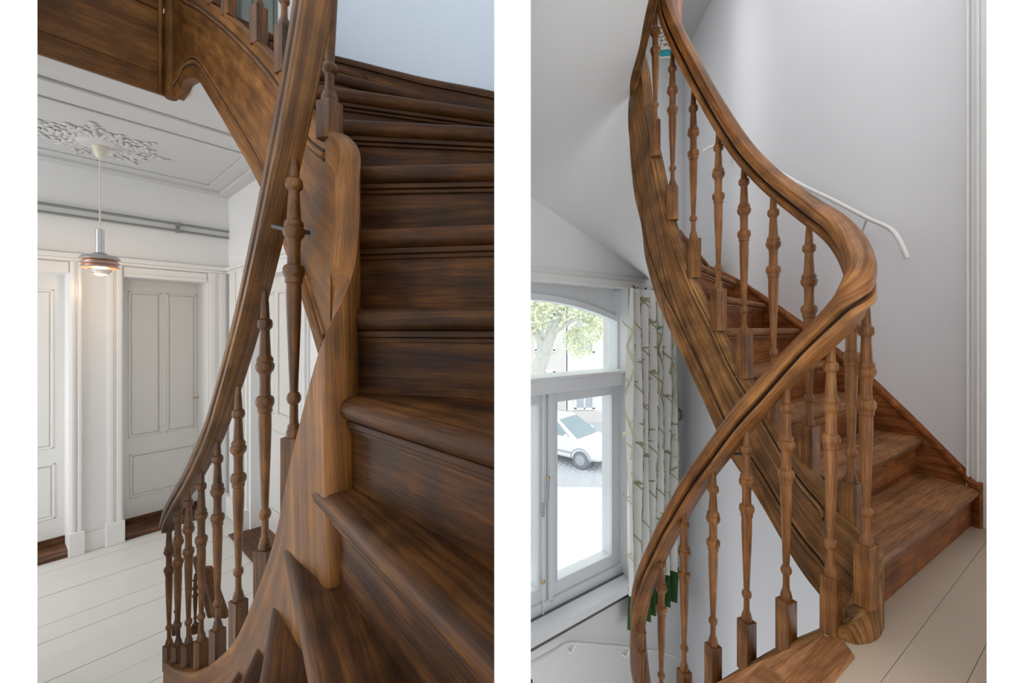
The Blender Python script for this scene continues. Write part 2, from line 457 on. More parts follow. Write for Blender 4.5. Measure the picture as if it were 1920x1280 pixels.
# mouldings of the back wall: head rail, casings, pilaster strips, plinth blocks
mb = MB()
HB.box(mb, -2.4, tc, Z(.60), Z(.64), 0, .035); HB.box(mb, -2.4, tc, Z(.57), Z(.60), 0, .02)
mb.build('head_rail', M['gloss_white'], wb, bevel=.006)
def casing(L, t0, t1, z0, z1, par, plinth=True):
    mb = MB(); w = t1-t0
    L.box(mb, t0, t1, z0, z1, 0, .018); L.box(mb, t0+w*.12, t0+w*.40, z0, z1, .018, .030)
    L.box(mb, t0+w*.62, t0+w*.90, z0, z1, .018, .038)
    mb.build('casing', M['gloss_white'], par, bevel=.004)
    if plinth:
        mb = MB(); L.box(mb, t0-.01, t1+.01, z0, z0+.20, 0, .05); mb.build('plinth_block', M['gloss_white'], par, bevel=.005)
casing(HB, HB.t(130), HB.t(155), 0, Z(.57), wb)
casing(HB, HB.t(199), HB.t(230), 0, Z(.57), wb)
casing(HB, HB.t(388), HB.t(424), 0, Z(.57), wb)
mb = MB(); HB.box(mb, D2[0], D2[1], Z(DT), Z(.56), 0, .02); HB.box(mb, D2[0], D2[1], Z(DT+.01), Z(DT+.03), .02, .03); HB.box(mb, D1[0], D1[1], Z(DT), Z(.56), 0, .02)
mb.build('head_casing', M['gloss_white'], wb, bevel=.004)
mb = MB(); HB.box(mb, HB.t(156), HB.t(198), 0, .16, 0, .016); mb.build('baseboard', M['gloss_white'], wb, bevel=.004)

def panelled_door(name, L, t0, t1, z0, z1, off, panels, label, handle=None, mat='door_white'):
    p = L.pt((t0+t1)/2, off)
    dr = empty(name, (p.x, p.y, z0), label, 'door', kind='structure')
    mb = MB(); L.box(mb, t0, t1, z0, z1, off-.04, off-.012); mb.build('door_leaf', M[mat], dr)
    # stiles and rails as the area left between the panels
    ts = sorted({t0, t1} | {q for p in panels for q in p[:2]}); zs = sorted({z0, z1} | {q for p in panels for q in p[2:4]})
    mb = MB()
    for i in range(len(ts)-1):
        for j in range(len(zs)-1):
            cx, cz = (ts[i]+ts[i+1])/2, (zs[j]+zs[j+1])/2
            if not any(p[0] < cx < p[1] and p[2] < cz < p[3] for p in panels):
                L.box(mb, ts[i], ts[i+1], zs[j], zs[j+1], off-.012, off)
    mb.build('stile_frame', M[mat], dr)
    for (a, b, c, e) in panels:
        mb = MB(); w = .028
        L.box(mb, a+w, b-w, c+w, e-w, off-.012, off-.006)
        mb.build('panel', M[mat], dr, bevel=.004)
        mb = MB()
        for (q0,q1,r0,r1) in ((a,a+w*.7,c,e),(b-w*.7,b,c,e),(a,b,c,c+w*.7),(a,b,e-w*.7,e)): L.box(mb, q0,q1,r0,r1, off-.012, off+.006)
        mb.build('panel_moulding', M[mat], dr, bevel=.005)
    return dr
tt = lambda x: HB.t(x, rec)
def sill(L, t0, t1, par, name='door_sill', depth=.32, h=.03):
    mb = MB(); L.box(mb, t0, t1, 0, h, -depth, .015); mb.build(name, M['dark_wood'], par, grain=(L.D.x,L.D.y,0), bevel=.004)
d2 = panelled_door('door_2', HB, tt(229), tt(392), .09, Z(DT), rec,
    [(tt(240),tt(303),Z(-1.07),Z(.36)), (tt(312),tt(369),Z(-1.07),Z(.36)), (tt(243),tt(368),Z(-1.66),Z(-1.23))],
    'ivory panelled hall door with brass lever and glass push plate', 'door')
sill(HB, D2[0], D2[1], d2); mb = MB(); HB.box(mb, D2[0], D2[1], .03, .09, rec-.04, rec+.02); mb.build('threshold', M['dark_wood'], d2, grain=(HB.D.x,HB.D.y,0))
mb = MB(); HB.box(mb, tt(376), tt(384), Z(-.68), Z(-.40), rec, rec+.006); mb.build('push_plate', M['glass_plate'], d2, bevel=.002)
hp = HB.pt(tt(380), rec)
mb = MB(); hz = Z(-.735)
HB.box(mb, tt(378.6), tt(382), hz-.03, hz+.05, rec, rec+.008)
mb.tube([(hp.x,hp.y,hz), tuple(Vector((hp.x,hp.y,hz))+Vector((HB.N.x,HB.N.y,0))*.05), tuple(Vector((hp.x,hp.y,hz))+Vector((HB.N.x,HB.N.y,0))*.055-Vector((HB.D.x,HB.D.y,0))*.10)], .008)
kp = Vector((hp.x,hp.y,hz-.085)); mb.tube([kp, kp+Vector((HB.N.x,HB.N.y,0))*.012], .026, 14)
mb.build('lever_handle', M['brass'], d2, smooth=40)
tl = lambda x: HB.t(x, rec)
d1 = panelled_door('door_1', HB, -2.1, tl(131), .09, Z(DT), rec,
    [(tl(40),tl(101),Z(-1.06),Z(.34)), (tl(-40),tl(28),Z(-1.06),Z(.34)), (tl(-40),tl(104),Z(-1.68),Z(-1.19))],
    'white panelled hall door cut off by the bright white border slab, left of the pendant lamp', 'door')
sill(HB, D1[0], D1[1], d1); mb = MB(); HB.box(mb, D1[0], D1[1], .03, .09, rec-.04, rec+.02); mb.build('threshold', M['dark_wood'], d1, grain=(HB.D.x,HB.D.y,0))

# side wall with its door
wsd = empty('wall_side', (HS.pt(0).x, HS.pt(0).y, 0), 'white side wall of the hall under the dark stair', 'wall', kind='structure')
E0, E1 = HS.t(470), HS.t(566)
mb = MB()
HS.box(mb, -.3, E0, 0, Z(CEIL+.1), -.35, 0); HS.box(mb, E0, E1, Z(DT), Z(CEIL+.1), -.35, 0); HS.box(mb, E1, 2.75, 0, Z(CEIL+.1), -.35, 0)
HS.box(mb, E0, E1, 0, Z(DT), -.35, -.30)
mb.build('wall_panel', M['wall_white'], wsd)
mb = MB(); HS.box(mb, .0, 2.7, Z(.60), Z(.64), 0, .035); HS.box(mb, 0, 2.7, Z(.57), Z(.60), 0, .02); mb.build('head_rail', M['gloss_white'], wsd, bevel=.006)
casing(HS, HS.t(434), HS.t(466), 0, Z(.57), wsd); casing(HS, E1, E1+.14, 0, Z(.57), wsd)
te = lambda x: HS.t(x, -.12)
d3 = panelled_door('door_3', HS, E0-.02, E1+.02, .02, Z(DT), -.12,
    [(te(487),te(514),Z(-.80),Z(.34)), (te(520),te(549),Z(-.80),Z(.34)), (te(487),te(549),Z(-1.72),Z(-.93))],
    'white panelled side door behind the tall balusters of the dark stair', 'door')
sill(HS, E0, E1, d3, depth=.14); mb = MB(); HS.box(mb, E0-.08, E1, 0, .012, 0, .16); mb.build('threshold', M['dark_wood'], d3, grain=(HS.D.x,HS.D.y,0))
for zz in (-.98, .1, -1.6):
    mb = MB(); HS.box(mb, E0-.008, E0+.012, Z(zz), Z(zz+.09), -.12, -.105); mb.build('hinge', M['gloss_white'], d3)

# hall floor of painted boards
fl = empty('floor', (-2.5, 3.0, 0), 'white painted board floor of the hall', 'floor', kind='structure')
mb = MB(); mb.prism([(-5.6,.2),(-.3,.2),(-.3,3.4),(-3.02,5.2),(-6,3.0)], -.08, -.012); mb.build('subfloor', M['gap'], fl)
bw = .222
for k in range(1, 15):
    o1 = -.02+k*bw-.004; o0 = -.02+(k-1)*bw
    zj = random.uniform(-.0015, .0015)
    lim = min(2.9, (3.2-.776*o1)/.63)
    mb = MB(); HB.box(mb, -3.2, lim if k > 3 else 1.6, -.012, zj, o0, o1)
    mb.build('floorboard', M['hall_floor'], fl, grain=(HB.D.x,HB.D.y,0))
# hall ceiling with mouldings
FA = Line((xy(320,2.63)), (.8125,1), (.776,-.6306))     # line of the landing fascia
ce = empty('ceiling', (-2.8, 3.4, Z(CEIL)), 'white plaster ceiling of the hall with flat mouldings', 'ceiling', kind='structure')
pA = FA.pt(-2.6,-.02); pB = FA.pt(0,-.02)
mb = MB(); mb.prism([(pA.x,pA.y),(pB.x,pB.y),(-1.72,2.42),(-1.45,3.25),(-2.7,5.0),(-3.4,5.0),(-5.6,1.6)], Z(CEIL), Z(CEIL+.06)); mb.build('ceiling_slab', M['ceil'], ce)
def off_ceiling(x, y):                    # distance of a ceiling point from the back wall
    p = at(x, y, CEIL*F/(HY-y)); return (Vector((p.x,p.y))-HB.O).dot(HB.N)
for (ya, yb, h) in ((140,158,.02),(177,186,.014)):
    mb = MB(); HB.box(mb, -2.6, tc+.9, Z(CEIL-h), Z(CEIL), off_ceiling(70,yb), off_ceiling(70,ya)); mb.build('ceiling_moulding', M['ceil'], ce, bevel=.006)
mb = MB(); HB.box(mb, -2.4, tc+.12, Z(CEIL-.04), Z(CEIL), -.02, .10); HB.box(mb, -2.4, tc+.12, Z(CEIL-.012), Z(CEIL), .09, .22)
HS.box(mb, -.12, 2.0, Z(CEIL-.042), Z(CEIL-.001), -.021, .101); HS.box(mb, -.12, 2.0, Z(CEIL-.0135), Z(CEIL-.001), .10, .221); mb.build('cornice', M['ceil'], ce, bevel=.008)

# stairwell wall behind the dark winders, and the landing wall above
def wall_strip(pts, th, zlo, zhi):         # one continuous curved wall; zlo may vary along it
    mb = MB(); n = len(pts)
    for i, p in enumerate(pts):
        a = Vector(pts[max(i-1,0)]); b = Vector(pts[min(i+1,n-1)]); d = (b-a).normalized(); nn = Vector((d.y,-d.x))*th
        lo = zlo(i/(n-1)) if callable(zlo) else zlo
        mb.V += [Vector((p[0],p[1],lo)), Vector((p[0],p[1],zhi)), Vector((p[0]+nn.x,p[1]+nn.y,zhi)), Vector((p[0]+nn.x,p[1]+nn.y,lo))]
    for i in range(n-1):
        for k in range(4): mb.F.append((4*i+k, 4*i+4+k, 4*i+4+(k+1)%4, 4*i+(k+1)%4))
    mb.F += [(0,1,2,3), (4*n-1,4*n-2,4*n-3,4*n-4)]
    return mb
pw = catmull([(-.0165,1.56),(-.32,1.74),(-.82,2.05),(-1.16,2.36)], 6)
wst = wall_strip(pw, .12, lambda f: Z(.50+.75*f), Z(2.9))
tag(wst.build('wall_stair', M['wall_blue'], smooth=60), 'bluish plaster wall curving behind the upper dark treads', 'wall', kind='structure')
wl = empty('wall_landing', (-1.9, 3.5, Z(1.6)), 'pale wall of the upper landing behind the balusters', 'wall', kind='structure')
mb = MB(); mb.prism([(xy(250,3.3)),(xy(600,3.3)),(xy(600,3.4)),(xy(250,3.4))], Z(1.7), Z(3.6)); mb.build('wall_panel', M['wall_cool'], wl)
dl = empty('door_4', (xy(480,3.25)[0],3.25,Z(1.9)), 'grey green door on the upper landing between stair balusters', 'door', kind='structure')
mb = MB(); mb.prism([(xy(446,3.26)),(xy(521,3.26)),(xy(521,3.3)),(xy(446,3.3))], Z(1.7), Z(3.5)); mb.build('door_leaf', M['door_green'], dl)
for a, b in ((452,472),(492,512)):
    mb = MB(); mb.prism([(xy(a,3.245)),(xy(b,3.245)),(xy(b,3.26)),(xy(a,3.26))], Z(2.1), Z(3.4)); mb.build('panel', M['door_green'], dl, bevel=.006)
for a, b in ((436,446),(521,531)):
    mb = MB(); mb.prism([(xy(a,3.22)),(xy(b,3.22)),(xy(b,3.3)),(xy(a,3.3))], Z(1.7), Z(3.5)); mb.build('casing', M['gloss_white'], dl, bevel=.005)

# ---- right stairwell
RW = [(2.30,1.55),(2.187,1.85),(2.143,1.966),(2.075,2.148),(1.985,2.32),(1.905,2.50),(1.842,2.70),(1.76,2.95),(1.61,3.12),(1.585,3.42),(1.66,4.25)]
RWs = [RW[0]]+catmull(RW[1:10], 5)+[RW[10]]
mb = wall_strip(RWs, .12, Z(-3.4), Z(2.6))
tag(mb.build('wall_right_stair', M['wall_cool'], smooth=35), 'white plaster wall beside the golden stair with a tube rail', 'wall', kind='structure')
WW = Line((.135,3.0), (1.375,1), (.588,-.809))
w0, w1 = -1.3, WW.t(1284)
g0, g1 = WW.t(760), WW.t(1178)            # opening of the window
ww = empty('wall_window', (WW.pt(.5).x, WW.pt(.5).y, Z(-3.4)), 'white wall around the tall arched window', 'wall', kind='structure')
mb = MB(); WW.box(mb, w0, g0, Z(-3.4), Z(2.6), -.28, 0); WW.box(mb, g1, w1+.1, Z(-3.4), Z(2.6), -.28, 0)
WW.box(mb, g0, g1, Z(.335), Z(2.6), -.28, 0); WW.box(mb, g0, g1, Z(-3.4), Z(-2.16), -.28, 0)
mb.build('wall_panel', M['wall_white'], ww)
mb = MB(); WW.box(mb, w0, WW.t(1252), Z(.33), Z(.39), 0, .05); WW.box(mb, w0, WW.t(1252), Z(.39), Z(.43), 0, .02); mb.build('pelmet_board', M['gloss_white'], ww, bevel=.006)
mb = MB(); WW.box(mb, g0, WW.t(1184), Z(-2.255), Z(-2.215), 0, .022); mb.build('stone_strip', M['stone'], ww)

# window_1
wn = empty('window_1', (WW.pt(.3).x, WW.pt(.3).y, Z(-2.1)), 'tall white window with arched top light and two casements', 'window', kind='structure')
def wbox(name, x0, x1, z0, z1, o0, o1, mat='win_white', par=wn, bevel=.004):
    mb = MB(); oo = (o0+o1)/2; WW.box(mb, WW.t(x0,oo) if x0 else g0, WW.t(x1,oo), Z(z0), Z(z1), o0, o1)
    return mb.build(name, M[mat], par, bevel=bevel)
wbox('jamb', 1161, 1179, -2.12, .335, -.20, 0); wbox('jamb', 1149, 1162, -.36, .33, -.20, -.10)
wbox('jamb', 1152, 1166, -2.10, -.46, -.20, -.09)
wbox('transom', 0, 1177, -.472, -.358, -.20, .03); wbox('transom_lip', 0, 1177, -.372, -.350, -.20, .045)
wbox('sill_board', 0, 1181, -2.16, -2.10, -.24, .10); wbox('bottom_rail', 0, 1170, -2.10, -2.03, -.20, -.06)
wbox('stone_sill', 0, 1178, -2.103, -2.097, -.058, -.036, 'stone')
# arched head of the top light: filled with strips that follow the arch
mb = MB(); mbr = MB(); ta, tb = g0, WW.t(1150,-.15); tm = WW.t(985,-.15); hw = (tb-tm)
def arch(t): return .245-.155*((t-tm)/hw)**2
N_ = 26
for i in range(N_):
    a = tm-hw+2*hw*i/N_; b = tm-hw+2*hw*(i+1)/N_
    za, zb_ = arch(a), arch(b)
    for lo, hi, o0, o1, m_ in ((0,.335,-.20,-.14,mb), (-.035,.012,-.19,-.105,mbr)):
        P = [WW.pt(a,o1),WW.pt(b,o1),WW.pt(b,o0),WW.pt(a,o0)]
        lo_a, lo_b = za+lo, zb_+lo; hi_a, hi_b = (hi,hi) if hi > .3 else (za+hi, zb_+hi)
        V = [(p.x,p.y,Z(q)) for p,q in zip(P,(lo_a,lo_b,lo_b,lo_a))]+[(p.x,p.y,Z(q)) for p,q in zip(P,(hi_a,hi_b,hi_b,hi_a))]
        m_.add(V, [(0,3,2,1),(4,5,6,7),(0,1,5,4),(1,2,6,5),(2,3,7,6),(3,0,4,7)])
mb.build('arch_spandrel', M['win_white'], wn); mbr.build('arch_bead', M['win_white'], wn)
def pane(x0, x1, z0, z1, par): 
    mb = MB(); WW.box(mb, WW.t(x0,-.16) if x0 else g0, WW.t(x1,-.16), Z(z0), Z(z1), -.163, -.157); mb.build('pane', M['glass'], par)
pane(0, 1152, -.36, .25, wn)
# right and left casement, each with its pane
for (xa, xb, ga, gb, nm) in ((1026,1157,1038,1139,'casement'), (872,1019,884,1002,'casement')):
    cs = empty(nm, (WW.pt(WW.t((xa+xb)/2)).x, WW.pt(WW.t((xa+xb)/2)).y, Z(-2.03))); cs.parent = wn; cs.location = cs.location-wn.location
    mb = MB(); o0, o1 = -.185, -.085; q = lambda x: WW.t(x, -.12)
    WW.box(mb, q(xa), q(ga), Z(-2.03), Z(-.487), o0, o1); WW.box(mb, q(gb), q(xb), Z(-2.03), Z(-.487), o0, o1)
    WW.box(mb, q(ga), q(gb), Z(-.565), Z(-.487), o0, o1); WW.box(mb, q(ga), q(gb), Z(-2.03), Z(-1.925), o0, o1)
    WW.box(mb, q(ga)-.012, q(ga), Z(-1.925), Z(-.565), o1, o1+.012); WW.box(mb, q(gb), q(gb)+.012, Z(-1.925), Z(-.565), o1, o1+.012)
    mb.build('casement_frame', M['win_white'], cs, bevel=.004)
    pane(ga-1, gb+1, -1.93, -.56, cs)
wbox('mullion', 1019, 1026, -2.05, -.46, -.20, -.06)
mb = MB(); p0 = WW.pt(WW.t(1027),-.05); V0 = Vector((p0.x,p0.y,Z(-1.28)))
mb.tube([V0, V0+Vector((0,0,-.10))], .012); mb.tube([V0+Vector((0,0,-.03)), V0+Vector((.03,-.03,.05)), V0+Vector((.035,-.04,.19))], .011)
mb.build('casement_lever', M['car_trim'], wn, smooth=40)
mb = MB(); mb.ball(V0+Vector((.035,-.04,.195)), .016,.016,.014); mb.build('lever_knob', M['brass'], wn, smooth=60)
mb = MB(); mb.ball(V0+Vector((0,0,-.58)), .018,.018,.018); mb.build('catch_knob', M['brass'], wn, smooth=60)
mb = MB(); mb.tube([V0+Vector((0,0,-.9)), V0+Vector((0,0,.9))], .007); mb.build('espagnolette_rod', M['win_white'], wn, smooth=60)

# landing floor beside the golden stair, of painted boards
FZ = -.91
fr = empty('floor', (1.5,1.2,Z(FZ)), 'beige painted board floor of the landing by the newel', 'floor', kind='structure')
FD = Vector((.83,.558)).normalized(); FN = Vector((-FD.y,FD.x))
p0 = Vector(xy(1650, 1.0947)); 
def clip_poly(poly, n, c, keep_less):
    out = []
    for i in range(len(poly)):
        a, b = Vector(poly[i]), Vector(poly[(i+1)%len(poly)]); da, db = a.dot(n)-c, b.dot(n)-c
        if keep_less: da, db = -da, -db
        if da >= 0: out.append(a)
        if (da >= 0) != (db >= 0): out.append(a+(b-a)*(da/(da-db)))
    return out
edge_a = Vector(xy(1603,1.1857)); edge_b = edge_a-FD*1.0
region = [(edge_b.x,edge_b.y),(.5,-.1),(2.9,-.1),(2.45,1.6),(2.13,1.99),(1.16,1.385),(1.05,1.32),(.93,1.27),(.93,1.20)]
for k in range(-12, 4):
    w = .124; c0 = p0.dot(FN)+k*w+.0006; c1 = c0+w-.0012
    q = clip_poly(clip_poly(region, FN, c0, False), FN, c1, True)
    if len(q) > 2:
        mb = MB(); mb.prism([(v.x,v.y) for v in q], Z(FZ-.03), Z(FZ)+random.uniform(-.001,.001)); mb.build('floorboard', M['beige_floor'], fr, grain=(FD.x,FD.y,0))
mb = MB(); mb.prism([(v[0],v[1]) for v in region], Z(FZ-.05), Z(FZ-.03)); mb.build('subfloor', M['gap'], fr)

# the stairwell goes on down; unseen floor and wall added to block stray sky light
mb = MB(); mb.prism([(.0175,-.3),(2.6,-.3),(2.6,4.3),(.0175,4.3)], Z(-3.5), Z(-3.4)); tag(mb.build('floor', M['hall_floor']), 'unseen light-blocking floor added below at the foot of the golden stair', 'floor', kind='structure')
mb = MB(); mb.prism([(.0175,-.12),(2.95,-.12),(2.95,-.02),(.0175,-.02)], Z(-3.4), Z(-.97)); tag(mb.build('light_block_front', M['wall_cool']), 'unseen light-blocking wall added below the landing, facing the lower golden flight', 'wall', kind='structure')

# moulded trim on the right wall
tr = MB()
def rwp(x):                               # plan point on the straight front part of the right wall for column x
    (ax,ay),(bx,by) = RW[2], RW[1]; u = (x-CX)/F; s = (u*ay-ax)/((bx-ax)-u*(by-ay)); return Vector((ax+(bx-ax)*s, ay+(by-ay)*s))
wd = (Vector(RW[1])-Vector(RW[2])).normalized(); wnn = Vector((-wd.y, wd.x)); wnn = wnn if wnn.x < 0 else -wnn
for (xa, xb, th) in ((1817,1822,.03),(1822,1833,.012),(1833,1840,.022),(1840,1862,.012)):
    a, b = rwp(xa), rwp(xb); tr.prism([(a.x,a.y),(b.x,b.y),((b+wnn*th).x,(b+wnn*th).y),((a+wnn*th).x,(a+wnn*th).y)][::-1], Z(FZ), Z(2.6))
tag(tr.build('trim_1', M['gloss_white'], bevel=.004), 'moulded white door trim at the foot of the golden stair', 'trim', kind='structure')

# plastered underside of the upper golden flight (from its inner string to the window wall)
R_STR_BOT = [(1218.5,2.28,526),(1208,2.34,483),(1201,2.38,441),(1186,2.42,385),(1176,2.45,320),(1171,2.46,260),(1171,2.46,205),(1174,2.44,180)]
inner = [at(x+7,y-3,d+.005) for x,d,y in R_STR_BOT]+[Vector((.64,2.30,Z(1.345))), Vector((.61,2.05,Z(1.345))), Vector((.56,1.75,Z(1.345))), Vector((.50,1.2,Z(1.345)))]
outer = []
for f in (0,.1,.22,.36,.52,.68,.82,.92,1.0):
    x = 1216-f*236; p = WW.pt(WW.t(x),.0); outer.append(Vector((p.x,p.y,Z(.445+(WW.t(1215)-WW.t(x))*.36))))
outer += [Vector((.0175,2.75,Z(1.08))), Vector((.0175,2.1,Z(1.25))), Vector((.0175,1.2,Z(1.345)))]
inn = catmull([tuple(v) for v in inner], 4); ou = catmull([tuple(v) for v in outer], 4)
V = []; Fc = []
K = 8
for a, b in zip(inn, ou):
    for k in range(K+1):
        f = k/K; V.append(tuple(a[j]*(1-f)+b[j]*f for j in range(3)))
for _ in range(25):                        # smooth the plaster between its edges
    W = [Vector(v) for v in V]
    for i in range(1, len(inn)-1):
        for k in range(1, K):
            q = i*(K+1)+k; V[q] = tuple((W[q-1]+W[q+1]+W[q-K-1]+W[q+K+1])/4)
m_ = len(V)
for i in range(len(inn)-1):
    for k in range(K):
        q = i*(K+1)+k; Fc.append((q, q+K+1, q+K+2, q+1))
V2 = [(v[0],v[1],v[2]+.03) for v in V]; F2 = [tuple(i+m_ for i in reversed(f)) for f in Fc]
sf = mk('ceiling', V+V2, Fc+F2, M['soffit']); smooth_angle(sf, 60)
tag(sf, 'smooth white plaster underside of the golden stair above the window', 'ceiling', kind='structure')

# roofs over the two stairwells
mb = MB(); mb.prism([(-3.6,1.62),(-1.2,1.62),(-.0165,1.0),(-.0165,3.5),(-3.6,3.5)], Z(2.9), Z(3.0))
tag(mb.build('ceiling', M['ceil']), 'ceiling over the dark stair and its landing', 'ceiling', kind='structure')
mb = MB(); mb.prism([(.0175,2.75),(2.6,2.75),(2.6,4.3),(.0175,4.3)], Z(2.6), Z(2.7))
tag(mb.build('ceiling', M['ceil']), 'ceiling over the golden stair', 'ceiling', kind='structure')

# ================================================================== DARK STAIR (left)
ls = empty('staircase', (-.6, 1.0, 0), 'dark oak winding staircase with turned balusters and closed string, beside the hall', 'staircase')
def pd(p, q): return (Vector(q)-Vector(p)).normalized()
LT = []
def ln(inner, direction, length=None, tox=None):
    a = Vector(inner); d = Vector(direction).normalized()
    L = length if length else (tox-a.x)/d.x
    return (a.x,a.y), (a.x+d.x*L, a.y+d.y*L)
spec = [((-.837,1.30),(.004,-.055),.75,None,-1.035), ((-.694,1.157),(.032,-.129),.75,None,-.855), ((-.592,1.053),(.1,-.225),.8,None,-.675),
        ((-.527,.985),(.247,-.39),.85,None,-.495), ((-.396,.851),(.376,-.443),None,-.017,-.315), ((-.33,.818),(.305,-.291),None,-.017,-.135),
        ((-.313,.857),(.28,-.077),None,-.017,.04), ((-.342,.952),(.3,-.05),None,-.017,.225), ((-.38,1.0485),(.33,-.018),None,-.017,.405),
        ((-.464,1.179),(.408,.046),None,-.017,.585), ((-.6065,1.322),(.538,.16),None,-.017,.765), ((-.698,1.533),(.39,.205),.56,None,.945),
        ((-.92,1.68),(.5,.36),.42,None,1.125), ((-1.10,1.84),(.5,.5),.40,None,1.305), ((-1.30,2.02),(.45,.55),.40,None,1.485), ((-1.5,2.2),(.4,.6),.4,None,1.66)]
for (i_, d_, L_, tox, z_) in spec:
    a, b = ln(i_, d_, L_, tox)
    dv = (Vector(b)-Vector(a)).normalized(); a = (a[0]-dv.x*.03, a[1]-dv.y*.03)
    LT.append((a, b, Z(z_)))
tread_set(ls, LT, [.20]*len(LT), M['l_tread'], M['l_tread'], (-.2,.2))
st = []
def sT(x, d, yt, zb): st.append((*xy(x,d), zat(yt,d), zb, 'T'))
def sW(x, d, yt, yb): st.append((*xy(x,d), zat(yt,d), zat(yb,d), 'W'))
sT(306,2.23,1243,.02); sT(325,2.08,1256,.03); sT(350,1.88,1262,.08); sT(375,1.70,1257,.2); sT(400,1.56,1240,.35); sT(440,1.33,1197,.55); sT(480,1.16,1107,.75); sT(515,1.04,1003,.95); sT(540,.965,880,1.1); sT(560,.905,795,1.2)
sT(592,.85,672,1.3)
for (X,Y,zt,zb) in ((-.352,.812,.0,-.55),(-.317,.838,.10,-.45),(-.318,.885,.21,-.38),(-.338,.945,.33,-.3),(-.38,1.045,.455,-.22)): st.append((X,Y,Z(zt),Z(zb),'T'))
for q in ((575,1.24,214,588),(530,1.42,137,458),(485,1.60,82,345),(431,1.86,32,248),(392,2.09,3,182),(373,2.22,-9,152),(362,2.30,-15,145),(352,2.37,-19,147),(343,2.45,-24,153),(336,2.52,-28,168),(326,2.585,-30,183)): sW(*q)
strg, well = string_board('inner_string', st, .05, M['l_string'], ls, 5, (8,12))
nW = 77
for f, r, m_, ft in ((.072,.009,'l_string',True),(.060,.0035,'groove',True),(.084,.0035,'groove',True),(.084,.011,'l_string',False),(.069,.004,'groove',False),(.100,.0045,'groove',False),(.110,.006,'l_string',False)):  # thin dark strips beside the beads paint their shadow lines
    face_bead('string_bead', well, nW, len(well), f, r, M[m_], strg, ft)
# corner bead and landing fascia
fa = FA
e0 = fa.pt(0)
mb = MB(); mb.lathe((e0.x+.008,e0.y-.006,0), [(.030,zat(181,2.6)),(.034,zat(178,2.6)),(.034,Z(2.2))], 14); mb.build('corner_bead', M['l_string'], ls, grain=(0,0,1), smooth=50)
mb = MB()
for o_, w_ in ((-.050,.014),(.040,.012)):
    p = fa.pt(o_) if o_ < 0 else Vector((e0.x+.052, e0.y-.012)); mb.lathe((p.x,p.y,0), [(w_,zat(176,2.6)),(w_,Z(2.2))], 8)
mb.build('corner_moulding', M['l_string'], ls, grain=(0,0,1), smooth=50)
fz = zat(180,2.62)
mb = MB(); fa.box(mb, -2.4, 0, fz, fz+.115, -.09, 0); mb.build('landing_fascia', M['l_string'], ls, grain=(fa.D.x,fa.D.y,0), bevel=.004)
mb = MB(); fa.box(mb, -2.4, 0, fz+.118, fz+.50, -.09, -.004); mb.build('landing_fascia', M['l_string'], ls, grain=(fa.D.x,fa.D.y,0), bevel=.003)
mb = MB(); fa.box(mb, -2.4, -.06, fz+.50, fz+.53, -.09, .012); mb.build('fascia_moulding', M['l_string'], ls, grain=(fa.D.x,fa.D.y,0), bevel=.008)
mb = MB(); fa.box(mb, -2.4, -.06, fz+.53, fz+.75, -.09, .0); mb.build('landing_fascia', M['l_string'], ls, grain=(fa.D.x,fa.D.y,0), bevel=.004)
mb = MB(); fa.box(mb, -2.4, -.0, fz+.62, fz+.66, -.9, -.09); mb.build('landing_floor', M['l_tread'], ls, grain=(fa.D.x,fa.D.y,0))

# handrail over the inner string, round the turn and back up
lr = [at(x,y,d) for x,y,d in ((314,985,2.33),(320,962,2.28),(338,928,2.15),(362,888,1.96),(400,808,1.67),(430,716,1.48),(465,592,1.305),(500,444,1.165),(530,304,1.065),(555,180,.995),(580,40,.935),(596,-70,.90))]
lr += [Vector((-.385,.875,Z(.82))), Vector((-.36,.895,Z(.91))), Vector((-.365,.94,Z(1.02))), Vector((-.45,1.07,Z(1.16))), Vector((-.62,1.25,Z(1.36))), Vector((-.85,1.45,Z(1.62))), Vector((-1.15,1.70,Z(1.95)))]
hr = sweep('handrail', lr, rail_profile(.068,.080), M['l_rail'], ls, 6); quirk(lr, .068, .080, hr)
# balusters on the lower part of the string, then on the upper part
for x, yt, yk, yb, d in ((317,975,1208,1256,2.32),(334,950,1209,1258,2.20),(353.5,918,1206,1262,2.06),(377.5,884,1199,1260,1.88),(408,828,1178,1243,1.68),(447,738,1124,1215,1.44),(497,560,1027,1130,1.22),(551,290,818,1050,1.045)):
    c = xy(x,d); baluster(ls, c, zat(yb,d), zat(yk,d), zat(yt-14,d), .0245 if x < 540 else .0255, .0215, corner_turn(c, .37 if x < 480 else .55), M['l_bal'])
for x, yk, yb, d, L_ in ((618,193,264,1.10,.66),(533,52,140,1.46,.70),(485,14,86,1.66,.72),(430,-40,33,1.94,.72),(402,-60,12,2.10,.72),(372,-90,-8,2.30,.72)):
    c = xy(x,d); baluster(ls, c, zat(yb,d), zat(yk,d), zat(yk,d)+L_, .031 if x > 600 else .027, .0235, corner_turn(c, .5 if x > 600 else .40), M['l_bal'])
sk = catmull([(-.0165,1.555,Z(.835)),(-.11,1.605,Z(.885)),(-.375,1.765,Z(1.025)),(-.82,2.04,Z(1.285)),(-1.05,2.25,Z(1.45))], 5)
V = []; Fc = []; UV = []
